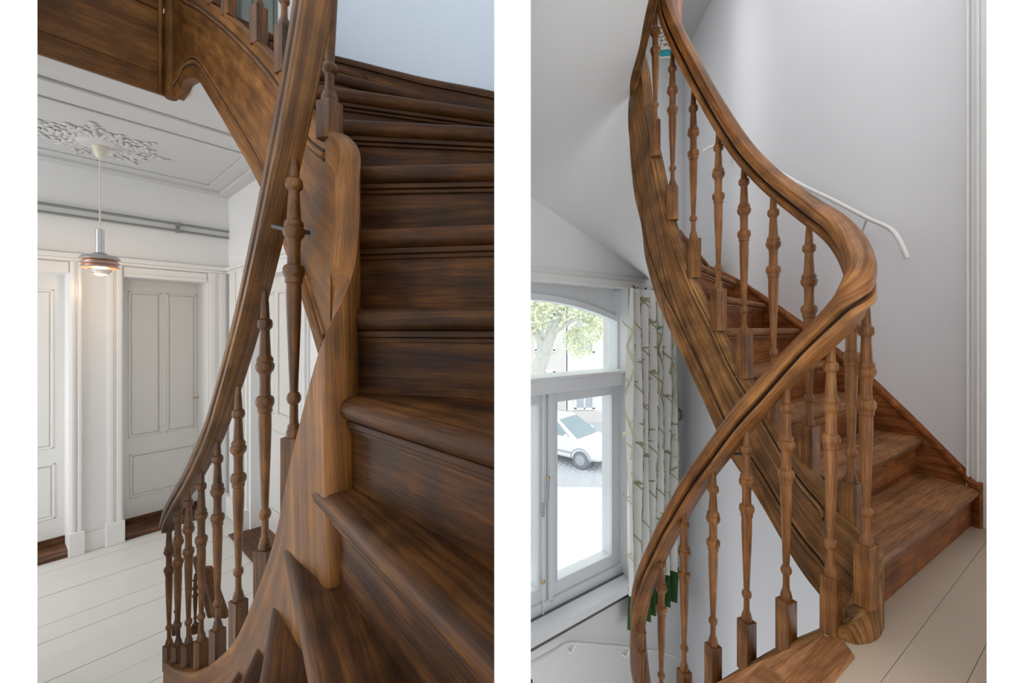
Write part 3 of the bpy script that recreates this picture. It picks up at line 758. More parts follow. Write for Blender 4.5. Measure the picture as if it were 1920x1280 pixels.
for i, p in enumerate(sk):
    a, b = sk[max(i-1,0)], sk[min(i+1,len(sk)-1)]; t = Vector((b[0]-a[0],b[1]-a[1])).normalized(); nn = Vector((-t.y,t.x))
    nn = nn if nn.y < 0 else -nn
    for (o_, zz) in ((.035,p[2]-.40),(.035,p[2]-.03),(.048,p[2]-.028),(.048,p[2]-.008),(.040,p[2]),(-.01,p[2]),(-.01,p[2]-.40)):
        V.append((p[0]+nn.x*o_, p[1]+nn.y*o_, zz)); UV.append((i*.06, zz-p[2]+o_))
for i in range(len(sk)-1):
    for k in range(7): Fc.append((i*7+k, i*7+(k+1)%7, i*7+7+(k+1)%7, i*7+7+k))
Fc.append(tuple(range(7))); Fc.append(tuple(range(len(V)-1,len(V)-8,-1)))
smooth_angle(mk('wall_string', V, Fc, M['l_tread'], ls, uv=UV), 30)
# iron strap from the rail to the string
mb = MB(); mb.tube([at(512,424,1.10), at(535,430,1.08), at(580,436,1.13)], .006); mb.build('iron_strap', M['iron'], ls, smooth=40)
# the flight that goes on down behind the first balusters
mb = MB(); a, b = at(366,1066,2.72), at(400,1160,2.78); mb.box(a, (b-a), (.085,0,0), (0,.04,0)); mb.build('lower_string', M['l_string'], ls, grain=tuple(b-a), bevel=.006)
mb = MB(); a, b = at(358,1046,2.66), at(388,1160,2.66); mb.box(a, (b-a), (.03,0,0), (0,.04,0)); mb.build('lower_rail', M['l_rail'], ls, grain=tuple(b-a), bevel=.008)
for x, yt, yk, yb, d in ((330,985,1170,1188,2.62),(366,1075,1170,1186,2.65)):
    c = xy(x,d); baluster(ls, c, max(.0,zat(yb,d)), zat(yk,d), zat(yt,d), .018, .018, .4, M['l_bal'], 10)

# ================================================================== GOLDEN STAIR (right)
rs = empty('staircase', (1.0, 1.3, Z(FZ)), 'golden oak winding staircase rising from the beige landing, curtained window behind', 'staircase')
RT = []
for (xi, di, xo, do, z) in ((1652,1.33,1840,1.955,-.73),(1558,1.552,1735,2.148,-.545),(1470,1.718,1648,2.305,-.365),(1405,1.854,1569,2.49,-.19),(1354,1.95,1505,2.70,0),(1334,2.03,1440,2.93,.17),
                        (1305,2.12,1385,3.10,.34),(1280,2.2,1330,3.34,.51)):
    RT.append((xy(xi,di), xy(xo,do), Z(z)))
tread_set(rs, RT, [.18]+[.21]*10, M['r_tread'], M['r_riser'], (-.06,.0), over=.028, thick=.04)
st = []
for x, d, yt in ((1215,1.95,1400),(1280,1.72,1325),(1350,1.56,1275),(1420,1.43,1234),(1500,1.325,1199),(1545,1.275,1183)): sT(x, d, yt, zat(yt,d)-.35)
for x, d, yt in ((1578,1.245,1176),(1605,1.228,1160),(1634,1.235,1125),(1653,1.27,1075),(1652,1.34,1020)): st.append((*xy(x,d), zat(yt,d), Z(FZ-.02), 'T'))
for q in ((1578,1.395,965,1165),(1545,1.46,925,1128),(1508,1.53,880,1078),(1450,1.68,797,985),(1395,1.80,708,895),(1347,1.92,620,816),(1297,2.02,518,705),(1256,2.12,412,618),(1230,2.22,305,556),(1213,2.31,225,497),(1205,2.37,140,441),(1192,2.42,60,380),(1184,2.46,-10,318),(1181,2.49,-60,255),(1182,2.52,-90,200)): sW(*q)
strg, well = string_board('inner_string', st, .05, M['r_string'], rs, 5, (6,10))
i0, i1 = 12*5-1, len(well)-1
for f, r, m_, ft in ((.070,.009,'r_string',True),(.058,.004,'groove',True),(.084,.004,'groove',True),(.112,.010,'r_string',False),(.097,.0045,'groove',False),(.090,.006,'r_string',False),(.126,.0045,'groove',False)):  # dark fillets along each bead stand in for the shade beside it
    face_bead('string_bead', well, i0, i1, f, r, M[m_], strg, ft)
FB = [(.652,2.47),(.549,1.75),(.47,1.2),(.52,1.2),(.599,1.75),(.716,2.47)]
mb = MB(); mb.prism(FB, Z(1.345), Z(1.90)); mb.build('landing_fascia', M['r_string'], rs, grain=(-.14,-1,0), bevel=.004)
rr = [at(x,y,d) for x,y,d in ((1236,-110,2.22),(1248,-20,2.16),(1259,42,2.12),(1300,128,2.02),(1345,208,1.92),(1395,283,1.81),(1450,340,1.69),(1517,391,1.54),(1560,420,1.43),(1588,448,1.34),(1608,486,1.25),(1613,520,1.20),(1600,556,1.18),(1570,596,1.21),(1500,665,1.32),(1450,718,1.40),(1400,774,1.48),(1350,838,1.58),(1300,906,1.69),(1262,970,1.79),(1238,1017,1.87),(1212,1075,1.97),(1199,1125,2.04),(1196,1180,2.10),(1203,1270,2.14),(1220,1370,2.12))]
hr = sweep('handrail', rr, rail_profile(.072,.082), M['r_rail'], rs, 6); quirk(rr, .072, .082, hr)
for x, yt, yk, yb, d, fl in ((1596,500,903,994,1.40,.7),(1517,425,797,896,1.565,.64),(1450,362,708,804,1.71,.6),(1395,308,624,709,1.82,.55),(1347,246,542,620,1.93,.48),(1300,176,447,521,2.03,.42),(1261,105,349,413,2.13,.88),(1229,0,228,294,2.23,.94)):
    c = xy(x,d); baluster(rs, c, zat(yb,d), zat(yk,d), zat(yt-8,d), .0265, .025, corner_turn(c, fl), M['r_bal'])
for x, yt, yk, yb, d, fl in ((1624,572,1020,1135,1.245,.65),(1558,640,1079,1190,1.275,.74),(1474,722,1123,1225,1.375,.6),(1400,806,1162,1255,1.485,.52),(1337,884,1208,1300,1.6,.45),(1283,955,1256,1345,1.73,.42),(1240,1030,1303,1395,1.87,.4),(1202,1118,1370,1450,2.03,.4)):
    c = xy(x,d); baluster(rs, c, zat(yb,d), zat(yk,d), zat(yt-10,d), .0245, .022, corner_turn(c, fl), M['r_bal'])
mb = MB(); mb.tube([at(1348,858,1.56), at(1372,850,1.58), at(1388,850,1.62)], .006); mb.build('iron_strap', M['iron'], rs, smooth=40)
# skirting board on the wall side
SK = [(1846,1.94,905),(1829,1.972,898),(1815,2.0,880),(1735,2.148,800),(1645,2.305,717),(1567,2.49,652),(1503,2.70,603),(1442,2.93,560),(1400,3.05,530),(1350,3.16,507),(1316,3.35,493)]
V = []; Fc = []; UV = []; L_ = 0
for i, (x, d, y) in enumerate(SK):
    p = Vector(xy(x,d)); a = Vector(xy(*SK[max(i-1,0)][:2])); b = Vector(xy(*SK[min(i+1,len(SK)-1)][:2])); t = (b-a).normalized(); nn = Vector((-t.y, t.x))
    z = zat(y,d); zb = Z(FZ) if i < 2 else max(Z(FZ), z-.42)
    if i: L_ += (p-Vector(xy(*SK[i-1][:2]))).length
    for (o_, zz) in ((.03,zb),(.03,z-.028),(.044,z-.026),(.044,z-.006),(.036,z),(-.02,z),(-.02,zb)):
        q = p+nn*o_*1.0; V.append((q.x,q.y,zz)); UV.append((L_*1.25, zz*1.0+o_))
for i in range(len(SK)-1):
    for k in range(7): a = i*7+k; b = i*7+(k+1)%7; Fc.append((a,a+7,b+7,b))
Fc.append(tuple(range(7))); Fc.append(tuple(range(len(V)-1,len(V)-8,-1)))
smooth_angle(mk('wall_string', V, Fc, M['r_riser'], rs, uv=UV), 30)
# brown boards at the head of the flight that goes down
def flat(name, px, z, th, mat, grain, bev=.003):
    P = [xy(x, z*F/(HY-y)) for x, y in px]
    ar = sum(P[i][0]*P[(i+1)%len(P)][1]-P[(i+1)%len(P)][0]*P[i][1] for i in range(len(P)))
    mb = MB(); mb.prism(P if ar > 0 else P[::-1], Z(z-th), Z(z)); return mb.build(name, M[mat], rs, grain=grain, bevel=bev)
g_ = (FD.x,FD.y,0)
flat('landing_nosing', [(1542,1190),(1580,1196),(1603,1229),(1560,1280),(1440,1425),(1290,1345),(1399,1280)], FZ+.006, .035, 'r_tread', g_)
flat('landing_nosing', [(1541,1194),(1398,1279),(1340,1313),(1300,1300),(1420,1240),(1500,1206)], FZ+.004, .035, 'r_tread', g_)
flat('landing_nosing', [(1434,1246),(1471,1268),(1430,1316),(1372,1296),(1400,1276)], FZ+.009, .02, 'r_tread', (FD.y,-FD.x,0))

# ================================================================== THINGS
# pendant lamp
ld = 3.27; lc = xy(187.5, ld)
pl = empty('pendant_lamp', (lc[0],lc[1],Z(CEIL)), 'lit pendant lamp of stacked aluminium and copper discs on a long cord', 'lamp')
canx = xy(179,3.27); czt = Z(CEIL-.028)
mb = MB(); mb.lathe((lc[0],lc[1],0), [(.018,zat(296,ld)),(.028,zat(293,ld)),(.048,czt-.004),(.046,czt)], 18); mb.build('ceiling_cup', M['ivory'], pl, smooth=50)
mb = MB(); mb.tube([(lc[0],lc[1],zat(296,ld)), (lc[0],lc[1],zat(432,ld))], .0045); mb.build('cord', M['ivory'], pl)
mb = MB(); mb.lathe((lc[0],lc[1],0), [(.026,zat(474,ld)),(.026,zat(431,ld)),(.020,zat(430,ld))], 18); mb.build('stem', M['alu'], pl, smooth=50)
ys = (486,494.5,502)
for k, y in enumerate(ys):
    z = zat(y,ld)
    mb = MB(); prof = [(.118,z),(.121,z+.002),(.100,z+.026),(.055,z+.034),(.03,z+.05)] if k == 0 else [(.112,z),(.116,z+.003),(.100,z+.022),(.06,z+.03)]
    mb.lathe((lc[0],lc[1],0), [(r*.96,zz-.002) for r,zz in reversed(prof)]+prof, 28)
    mb.build('shade_disc', M['alu'], pl, smooth=35)
    mb = MB(); mb.lathe((lc[0],lc[1],0), [(.085,z-.012),(.114,z-.001),(.09,z+.012),(.07,z+.013)], 28); mb.build('shade_lining', M['copper'], pl, smooth=50)
z = zat(503,ld); zl = zat(514,ld)
mb = MB(); mb.lathe((lc[0],lc[1],0), [(.045,zl+.006),(.046,zl),(.072,z-.012),(.070,z-.012),(.043,zl+.004)], 24); mb.build('reflector_bowl', M['alu'], pl, smooth=50)
mb = MB(); mb.ball((lc[0],lc[1],(z+zl)/2-.005), .036,.036,.03, 12, 8); mb.build('bulb', M['bulb'], pl, smooth=60)
for q in range(3):
    a = 2.1*q+.4; mb = MB(); mb.tube([(lc[0]+.062*math.cos(a),lc[1]+.062*math.sin(a),z-.012),(lc[0]+.045*math.cos(a),lc[1]+.045*math.sin(a),zl-.008)], .003); mb.build('bowl_prong', M['brass'], pl)
li = bpy.data.lights.new('pendant_light', 'POINT'); li.energy = 4; li.color = (1,.72,.45); li.shadow_soft_size = .05
lo = bpy.data.objects.new('pendant_light', li); COL.objects.link(lo); lo.parent = pl; lo.location = Vector((lc[0],lc[1],zl-.05))-pl.location
# ceiling rose
cr = empty('ceiling_rose', (lc[0],lc[1],Z(CEIL)), 'white plaster ceiling rose of acanthus leaves above the pendant lamp', 'ceiling rose')
mb = MB(); mb.lathe((lc[0],lc[1],0), [(.10,Z(CEIL-.028)),(.13,Z(CEIL-.02)),(.15,Z(CEIL-.001)),(.15,Z(CEIL))], 24); mb.build('rose_boss', M['plaster'], cr, smooth=50)
for k in range(14):
    a = 2*math.pi*k/14; big = k % 2 == 0; Lr = .36 if big else .25
    dv = Vector((math.cos(a),math.sin(a),0)); sv = Vector((-math.sin(a),math.cos(a),0)); c0 = Vector((lc[0],lc[1],Z(CEIL-.006)))
    mb = MB(); rq = random.Random(40+k)
    for j in range(7):
        f = j/6
        for sgn in ((0,) if j in (0,6) else (-1,0,1)):
            w = (.075 if big else .05)*math.sin(math.pi*min(1,f+.12))
            q = c0+dv*(.11+Lr*f*.85)+sv*sgn*w*rq.uniform(.8,1.1)
            mb.ball(q+Vector((0,0,-.001)), rq.uniform(.016,.026), rq.uniform(.016,.026), rq.uniform(.007,.013), 7, 4)
    mb.build('acanthus_leaf', M['plaster'], cr, smooth=60)
# pipes on the back wall
pp = empty('wall_pipes', (HB.pt(tc).x,HB.pt(tc).y,Z(.9)), 'two thin grey pipes running along the hall wall above the doors', 'pipe')
for z in (1.02,.953):
    a, b = HB.pt(-2.3,.03), HB.pt(tc-.005,.03); mb = MB(); mb.tube([(a.x,a.y,Z(z)),(b.x,b.y,Z(z))], .0115, 10); mb.build('pipe', M['steel_pipe'], pp, smooth=60)
mb = MB(); t_ = HB.t(333)
HB.box(mb, t_-.012, t_+.012, Z(.94), Z(1.035), 0, .02)
for z in (1.02,.953): HB.box(mb, t_-.018, t_+.018, Z(z-.016), Z(z+.016), 0, .046)
mb.build('pipe_clip', M['steel_pipe'], pp, bevel=.003)

# tube rails on the walls of the golden stair
def smooth_tube(name, pts, r, mat, parent): 
    P = catmull([tuple(p) for p in pts], 6); mb = MB(); mb.tube(P, r, 10); return mb.build(name, M[mat], parent, smooth=60)
tr_ = empty('tube_handrail', tuple(at(1640,412,2.2)), 'cream painted tube rail on the wall above the golden stair, hooked down at its end', 'handrail')
smooth_tube('tube', [at(x,y,d) for x,y,d in ((1319,284,3.22),(1332,276,3.18),(1352,272,3.12),(1375,281,3.0),(1400,294,2.92),(1450,316,2.76),(1500,345,2.62),(1560,374,2.45),(1625,408,2.28),(1668,428,2.15),(1686,450,2.09),(1696,472,2.06),(1701,484,2.05))], .011, 'tube_white', tr_)
for x,y,d,x2,y2,d2 in ((1625,412,2.28,1617,436,2.36),(1378,285,3.0,1372,304,3.06)):
    mb = MB(); mb.tube([at(x,y,d), at(x2,y2,d2)], .007, 8); mb.tube([at(x2,y2,d2), at(x2,y2,d2+.03)], .014, 12); mb.build('bracket', M['tube_white'], tr_, smooth=50)
tr2 = empty('tube_handrail', tuple(at(1065,1210,3.1)), 'cream painted tube rail low on the wall beneath the window', 'handrail')
smooth_tube('tube', [at(x,y,d) for x,y,d in ((980,1254,2.75),(1000,1241,2.82),(1040,1219,3.0),(1066,1205,3.1),(1110,1207,3.24),(1180,1213,3.5),(1235,1221,3.74),(1270,1232,3.9))], .013, 'tube_white', tr2)
for x,y,d in ((1080,1206,3.14),(1183,1214,3.5)):
    mb = MB(); mb.tube([at(x,y,d), at(x-8,y+18,d+.05)], .007, 8); p = at(x-8,y+18,d+.05); mb.tube([p, p+Vector((-WW.N.x,-WW.N.y,0))*.06], .014, 10); mb.build('bracket', M['tube_white'], tr2, smooth=50)

# curtain with printed branches and a green hem
cu = empty('curtain', (WW.pt(WW.t(1225)).x, WW.pt(WW.t(1225)).y, Z(-2.45)), 'white curtain printed with olive branches, green hem at its foot', 'curtain')
c0_, c1_ = WW.t(1181,.12), WW.t(1271,.10); NF = 7
def cpt(s, z, extra=0.0):                 # s 0..1 across, z height
    flare = 1.0-.25*max(0,(z+1.0)/1.4)
    off = .10+.042*math.sin(2*math.pi*NF*s+.5*math.sin(3*z))*flare+.012*math.sin(19*s+2*z)
    t = c0_+(c1_-c0_)*s+.004*math.cos(2*math.pi*NF*s)
    p = WW.pt(t, off+extra); return Vector((p.x,p.y,Z(z)))
def sheet(name, z0, z1, nz, mat, bottom=None):
    NS = 90; V = []; Fc = []
    for layer in (0,.004):
        for j in range(nz+1):
            for i in range(NS+1):
                s = i/NS; zz = z0+(z1-z0)*j/nz
                if bottom and j == 0: zz = bottom(s)
                V.append(cpt(s, zz, -layer))
    m_ = (NS+1)*(nz+1)
    for j in range(nz):
        for i in range(NS):
            a = j*(NS+1)+i; Fc.append((a,a+1,a+NS+2,a+NS+1)); Fc.append((m_+a,m_+a+NS+1,m_+a+NS+2,m_+a+1))
    return smooth_angle(mk(name, V, Fc, M[mat], cu), 70)
sheet('curtain_cloth', -2.17, .325, 24, 'curtain')
sheet('hem_band', -2.45, -2.17, 4, 'hem')
mbp, mbq = MB(), MB()
def strip(mb, s0, z0, s1, z1, w):
    n = 5
    for k in range(n):
        a, b = k/n, (k+1)/n
        sa, sb = s0+(s1-s0)*a, s0+(s1-s0)*b; za, zb = z0+(z1-z0)*a, z0+(z1-z0)*b
        d = math.hypot((s1-s0)*.65, z1-z0) or 1; ns, nz = (z1-z0)/d*w/.65, -(s1-s0)*.65/d*w
        mb.add([cpt(sa-ns,za-nz,.012), cpt(sa+ns,za+nz,.012), cpt(sb+ns,zb+nz,.012), cpt(sb-ns,zb-nz,.012)], [(0,1,2,3)])
def leaf(mb, s, z, a, L):
    n = 6; c = (math.cos(a), math.sin(a)); V = []
    for k in range(n+1):
        f = k/n; w = L*.22*math.sin(math.pi*f)
        V.append((s+(c[0]*L*f-c[1]*w)/.65, z+c[1]*L*f+c[0]*w)); 
    for k in range(n-1,0,-1):
        f = k/n; w = -L*.22*math.sin(math.pi*f); V.append((s+(c[0]*L*f-c[1]*w)/.65, z+c[1]*L*f+c[0]*w))
    mb.add([cpt(a_,b_,.013) for a_,b_ in V], [tuple(range(len(V)))])
rnd = random.Random(3)
for q, s0 in enumerate((.03,.172,.315,.458,.60,.745,.888)):
    mb = mbq if q in (0,6) else mbp
    s = s0; z = -2.1+rnd.uniform(0,.3); dirn = 1
    while z < .2:
        dz = rnd.uniform(.16,.26); ds = dirn*rnd.uniform(.015,.05)
        strip(mb, s, z, s+ds, z+dz, .0034)
        tw = rnd.uniform(.05,.11); sd = -dirn*tw/.9
        strip(mb, s+ds*.5, z+dz*.5, s+ds*.5+sd*.7, z+dz*.5+tw*1.1, .0028)
        if rnd.random() < .75:
            for aa in (0.5,1.6,2.4): leaf(mb, s+ds*.5+sd*.7, z+dz*.5+tw*1.1, aa+rnd.uniform(-.4,.4), rnd.uniform(.022,.038))
        if rnd.random() < .5: leaf(mb, s+ds*.8, z+dz*.8, rnd.uniform(0,3.1), .03)
        s += ds; z += dz; dirn = -dirn
        if rnd.random() < .25: z += .1
tag(mbp.build('branch_print', M['leaf_print'], cu), kind='stuff'); tag(mbq.build('branch_print', M['leaf_pale'], cu), kind='stuff')
for k in range(12):
    p = cpt((k+.5)/12, .325, 0); mb = MB(); mb.tube([p+Vector((0,0,-.004)), p+Vector((0,0,.014))], .008, 8); mb.build('curtain_glider', M['iron'], cu)
tb = empty('curtain_tieback_hook', tuple(at(1270,760,3.9)), 'small brass tieback hook on the wall right of the curtain', 'hook')
p = at(1270,757,WW.d(1270,.01)); mb = MB(); mb.box(p+Vector((-.02,0,-.07)), (.03,.0218,0), (.012,-.016,0), (0,0,.17)); mb.build('hook_plate', M['ivory'], tb, bevel=.004)
mb = MB(); q = p+Vector((.01,-.03,-.09)); mb.tube([q+Vector((0,.03,.04)), q+Vector((0,-.03,.03)), q+Vector((.005,-.035,-.02)), q+Vector((0,-.01,-.05))], .013); mb.build('hook', M['steel_pipe'], tb, smooth=50)

# hanging cloths at the head of the golden stair
hc = empty('hanging_cloth', tuple(at(1247,100,3.2)), 'printed cream cloth with black motifs and teal scalloped edge, hanging behind the top balusters', 'cloth')
def drape(name, rows, d, mat, par, wav=.012, th=.006):
    V = []; n = 12
    for (y, xa, xb, sag) in rows:
        for k in range(n+1):
            f = k/n; yy = y+sag*math.sin(math.pi*f); p = at(xa+(xb-xa)*f, yy, d); p.y += wav*math.sin(9*f); V.append(p)
    m_ = len(V); Fc = []
    for j in range(len(rows)-1):
        for k in range(n):
            a = j*(n+1)+k; Fc.append((a,a+n+1,a+n+2,a+1)); Fc.append((m_+a,m_+a+1,m_+a+n+2,m_+a+n+1))
    V2 = [v+Vector((0,th,0)) for v in V]
    return smooth_angle(mk(name, V+V2, Fc, M[mat], par), 60)
DC = 3.2
drape('cloth_panel', [(-30,1226,1285,0),(40,1226,1275,0),(88,1230,1266,6)], DC, 'cloth_print', hc)
drape('cloth_edge', [(87,1229,1267,7),(98,1231,1264,9)], DC-.004, 'teal', hc)
drape('cloth_fringe', [(98,1231,1264,9),(101,1232,1262,9)], DC-.002, 'cloth_print', hc)
mb = MB(); rnd = random.Random(11)
for i in range(40):
    x = rnd.uniform(1232,1262); y = rnd.uniform(40,88); a = rnd.uniform(0,3.14); L_ = rnd.uniform(3,6)
    p = at(x,y,DC-.018); q = at(x+L_*math.cos(a),y+L_*math.sin(a),DC-.018); r_ = at(x+L_*math.cos(a)+2*math.sin(a),y+L_*math.sin(a)-2*math.cos(a),DC-.018)
    mb.tube([p,q,r_], .0028, 5)
tag(mb.build('black_motif', M['black_print'], hc), kind='stuff')
hl = empty('hanging_cloth', tuple(at(1240,20,2.9)), 'lilac cloth hanging at the very top of the golden stair', 'cloth')
drape('cloth_panel', [(-40,1230,1262,0),(10,1232,1250,0),(48,1238,1249,0)], 2.95, 'lilac', hl)
hp_ = empty('hanging_cloth', tuple(at(1270,20,3.0)), 'salmon pink cloth strip hanging behind the golden handrail at the top', 'cloth')
drape('cloth_panel', [(-60,1262,1279,0),(20,1262,1279,0),(70,1268,1279,0)], 3.05, 'pinkish', hp_)

# ---- street outside the window
SZ = -5.0
stt = MB(); stt.prism([(-14,9.0),(30,9.0),(30,24),(-14,24)], Z(SZ-.2), Z(SZ))
road = tag(stt.build('road', M['cobble']), 'pale cobbled street outside the window', 'street', kind='structure')
mb = MB(); mb.prism([(-14,5.0),(30,5.0),(30,12.6),(-14,13.8)], Z(SZ), Z(SZ+.02)); tag(mb.build('pavement', M['pavement']), 'bright pavement below the window', 'pavement', kind='structure')
ck = MB()
for i in range(34):
    for j in range(11):
        x = -.5+i*.22+(j%2)*.11; y = 13.6+j*.34
        ck.ball((x,y,Z(SZ)-.01), .10,.16,.035, 6, 4)
tag(ck.build('cobbles', M['cobble'], road), kind='stuff')

# car
ca = math.radians(-40); cp = at(1056, 868, 16.6)
car = empty('car', (cp.x, cp.y, Z(SZ+.015)), 'white compact car parked on the cobbles outside the window', 'car'); car.rotation_euler = (0,0,ca)
def cmk(name, mb, mat, bevel=0, smooth=0, par=None):
    o = bpy.data.objects.new(name, None) if False else None
    me = bpy.data.meshes.new(name); me.from_pydata([tuple(v) for v in mb.V], [], mb.F); me.materials.append(M[mat]); me.update()
    o = bpy.data.objects.new(name, me); COL.objects.link(o); o.parent = par or car
    if smooth: smooth_angle(o, smooth)
    if bevel: b = o.modifiers.new('bevel','BEVEL'); b.width = bevel; b.segments = 3; b.limit_method = 'ANGLE'
    return o
def loft(sections):                       # sections: lists of (x,y,z) of equal length, closed rings
    mb = MB(); n = len(sections[0])
    for s in sections: mb.V += [Vector(v) for v in s]
    for i in range(len(sections)-1):
        for k in range(n): mb.F.append((i*n+k, i*n+(k+1)%n, (i+1)*n+(k+1)%n, (i+1)*n+k))
    mb.F.append(tuple(range(n-1,-1,-1))); mb.F.append(tuple(range((len(sections)-1)*n, len(sections)*n)))
    return mb
def ring(x, hw, z0, z1, rd=.08): return [(x,-hw+rd,z0),(x,hw-rd,z0),(x,hw,z0+rd),(x,hw,z1-rd*1.2),(x,hw-rd*1.2,z1),(x,-hw+rd*1.2,z1),(x,-hw,z1-rd*1.2),(x,-hw,z0+rd)]
body = [ring(-2.05,.70,.45,.85), ring(-1.9,.84,.32,.98), ring(-1.0,.87,.28,1.02), ring(.4,.87,.28,1.02), ring(1.0,.87,.28,1.0), ring(1.6,.85,.30,.92), ring(1.95,.78,.34,.80), ring(2.08,.66,.42,.70)]
cmk('body', loft(body), 'car_white', .03, 40)
def cring(x, hb, ht, zb, zt): return [(x,-hb,zb),(x,hb,zb),(x,ht,zt),(x,-ht,zt)]
cab = MB()
sec = [(-1.95,-1.75,.80),(-1.0,-1.0,.87)]
V = [(-1.98,-.80,.95),(-1.98,.80,.95),(1.15,.82,.95),(1.15,-.82,.95),(-1.72,-.66,1.62),(-1.72,.66,1.62),(.15,.66,1.60),(.15,-.66,1.60),(-.8,-.68,1.66),(-.8,.68,1.66)]
cab.V = [Vector(v) for v in V]; cab.F = [(0,1,5,4),(2,3,7,6),(4,5,9,8),(8,9,6,7),(1,2,6,9,5),(0,4,8,7,3)]
cmk('cabin', cab, 'car_white', .05, 40)
# glass set on the sloping faces
def quad(name, P, mat, n, th=.012, par=None):
    n = Vector(n).normalized(); P = [Vector(p)+n*.008 for p in P]; k = len(P)
    mb = MB(); mb.V = P+[p+n*th for p in P]; mb.F = [tuple(range(k-1,-1,-1)), tuple(range(k,2*k))]+[(i,(i+1)%k,k+(i+1)%k,k+i) for i in range(k)]
    return cmk(name, mb, mat, 0, 0, par)
quad('windscreen', [(1.08,-.72,1.0),(1.08,.72,1.0),(.22,.58,1.56),(.22,-.58,1.56)], 'car_glass', (.55,0,.84))
for s in (-1,1):
    q = lambda x, z: (x, s*(.82-.16*(z-.95)/.65), z)
    quad('side_window', [q(.78,1.04),q(.20,1.50),q(-.20,1.50),q(-.20,1.04)], 'car_glass', (0,s,.25))
    quad('side_window', [q(-.30,1.04),q(-.30,1.50),q(-1.0,1.52),q(-1.1,1.04)], 'car_glass', (0,s,.25))
    quad('side_moulding', [(.9,s*.87,.48),(-1.0,s*.87,.48),(-1.0,s*.87,.54),(.9,s*.87,.54)], 'car_trim', (0,s,0), .02)
    quad('headlight', [(1.93,s*.50,.74),(1.72,s*.80,.80),(1.62,s*.84,.72),(1.98,s*.60,.64)], 'car_trim', (1,s*.6,.3), .02)
    mb = MB(); mb.ball((.72,s*.95,1.08), .06,.11,.08, 8, 6); cmk('wing_mirror', mb, 'car_white', 0, 60)
    for x in (1.28,-1.32):
        mb = MB(); mb.tube([(x,s*.62,.31),(x,s*.885,.31)], .32, 20); w_ = cmk('wheel', mb, 'tyre', .03, 40)
        mb = MB(); mb.tube([(x,s*.88,.31),(x,s*.895,.31)], .19, 16); cmk('hub_cap', mb, 'car_trim', .01, 40, w_)
        mb = MB(); P = [(x+.40*math.cos(t), s*.872, .31+.40*math.sin(t)) for t in [math.pi*k/12 for k in range(13)]]; mb.tube(P, .022, 6); cmk('wheel_arch', mb, 'car_trim', 0, 60)
quad('grille', [(2.10,-.40,.60),(2.10,.40,.60),(2.08,.40,.50),(2.08,-.40,.50)], 'car_trim', (1,0,0), .02)
quad('number_plate', [(2.11,-.24,.48),(2.11,.24,.48),(2.10,.24,.38),(2.10,-.24,.38)], 'car_white', (1,0,0), .03)
for s in (-1,1): mb = MB(); mb.tube([(-1.5,s*.6,1.67),(-.1,s*.6,1.66)], .02, 6); cmk('roof_bar', mb, 'car_trim', 0, 60)

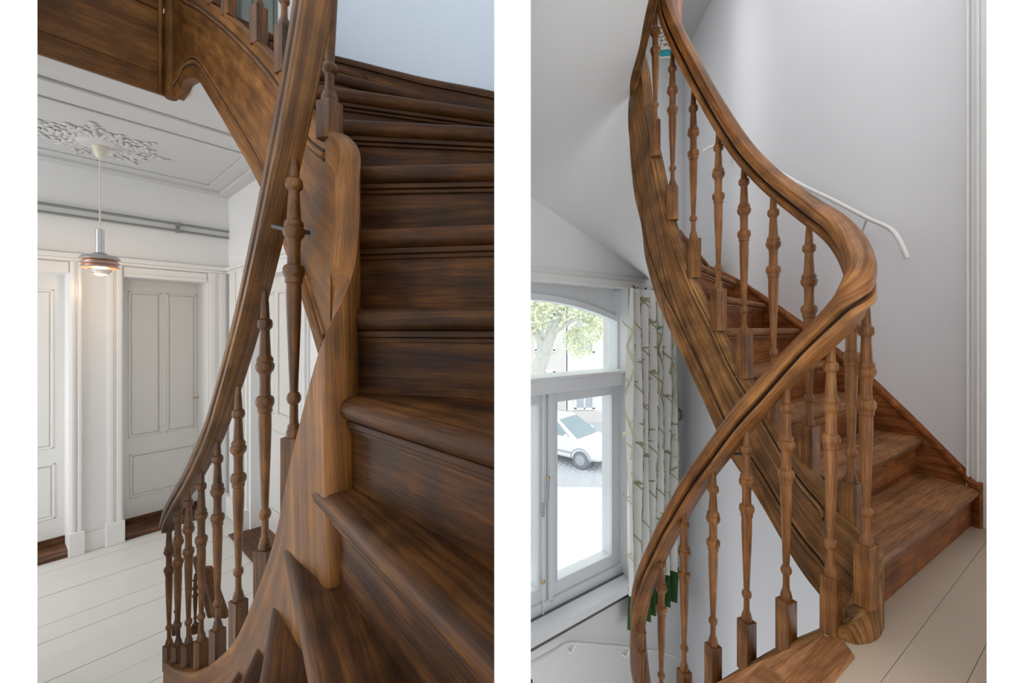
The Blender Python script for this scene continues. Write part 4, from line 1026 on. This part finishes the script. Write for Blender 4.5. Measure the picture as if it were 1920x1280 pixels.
# street tree
tp = at(1003, 640, 11.5)
tree = empty('tree', (tp.x-.3, tp.y, Z(SZ)), 'leafy street tree with leaning grey trunk outside the window', 'tree')
B0 = Vector((tp.x-.35, tp.y, Z(SZ)))
mb = MB(); mb.tube([B0, B0+Vector((.1,0,2.4)), at(1010,690,11.5), at(1028,640,11.4), at(1040,612,11.3), at(1062,560,11.2)], [.32,.26,.20,.16,.11,.04], 10); mb.build('trunk', M['bark'], tree, smooth=60)
mb = MB(); mb.tube([at(1022,660,11.4), at(1000,610,11.6), at(985,560,11.8)], [.12,.09,.03], 8); mb.tube([at(1036,622,11.3), at(1075,600,11.0), at(1110,585,10.8)], [.08,.05,.02], 8); mb.build('branch', M['bark'], tree, smooth=60)
rnd = random.Random(5)
for mat, cnt in (('leaf_a', 3400), ('leaf_b', 1300)):
    mb = MB(); cl = [(1005,585,11.6,.75),(1060,580,11.2,.65),(1100,565,11.0,.55),(1040,545,11.4,.7),(985,600,11.8,.7),(1120,610,10.9,.40),(1085,640,11.6,.45),(975,540,11.7,.9),(1010,540,11.2,.8),(1075,525,11.3,.8)]
    for i in range(cnt):
        x,y,d,r = cl[rnd.randrange(len(cl))]; c = at(x,y,d)
        while True:
            v = Vector((rnd.uniform(-1,1),rnd.uniform(-1,1),rnd.uniform(-1,1)))
            if v.length < 1: break
        p = c+v*r; a = Vector((rnd.uniform(-1,1),rnd.uniform(-1,1),rnd.uniform(-1,.2))).normalized()*rnd.uniform(.07,.13); b = a.cross(Vector((rnd.random(),rnd.random(),rnd.random()))).normalized()*.035
        mb.add([p, p+a*.5+b, p+a, p+a*.5-b], [(0,1,2,3)])
    tag(mb.build('foliage', M[mat], tree), kind='stuff')

# houses across the street
def house(x0, x1, d, top, cols, rows, mat, label):
    X0, X1 = xy(x0,d)[0], xy(x1,d)[0]
    h = empty('street_house', ((X0+X1)/2, d, Z(SZ)), label, 'building')
    mb = MB(); mb.prism([(X0,d),(X1,d),(X1,d+5),(X0,d+5)], Z(SZ), Z(top)); mb.build('facade', M[mat], h)
    mb = MB(); mb.prism([(X0,d-.15),(X1,d-.15),(X1,d),(X0,d)], Z(SZ), Z(SZ+.6)); mb.build('plinth', M['facade'], h)
    w = (X1-X0)/cols
    for i in range(cols):
        for z in rows:
            cx = X0+(i+.5)*w
            mb = MB(); 
            for (a,b,c,e) in ((-.55,-.42,-1.0,1.0),(.42,.55,-1.0,1.0),(-.55,.55,.88,1.02),(-.6,.6,-1.06,-.94),(-.04,.04,-1.0,1.0),(-.5,.5,.25,.33)): mb.box((cx+a,d-.09,Z(z+c)), (b-a,0,0), (0,.09,0), (0,0,e-c))
            wf = mb.build('house_window', M['facade_b'], h)
            mb = MB(); mb.box((cx-.45,d-.03,Z(z-.95)), (.9,0,0), (0,.03,0), (0,0,1.85)); mb.build('pane', M['far_pane'], wf)
    mb = MB(); mb.box((X0,d-.2,Z(top-.4)), (X1-X0,0,0), (0,.2,0), (0,0,.3)); mb.build('eaves_cornice', M['facade_b'], h)
house(820, 1062, 22.8, 7.5, 3, (-3.3,-.2,2.8,5.4), 'facade', 'pale brick house across the street behind the tree')
house(1064, 1190, 22.8, 6.5, 2, (-3.3,-.3,2.6,5.0), 'facade_b', 'white stuccoed house across the street, above the car')
house(1192, 1500, 23.4, 7.2, 3, (-3.2,-.1,2.9), 'facade', 'pale brick house across the street hidden behind the curtain')
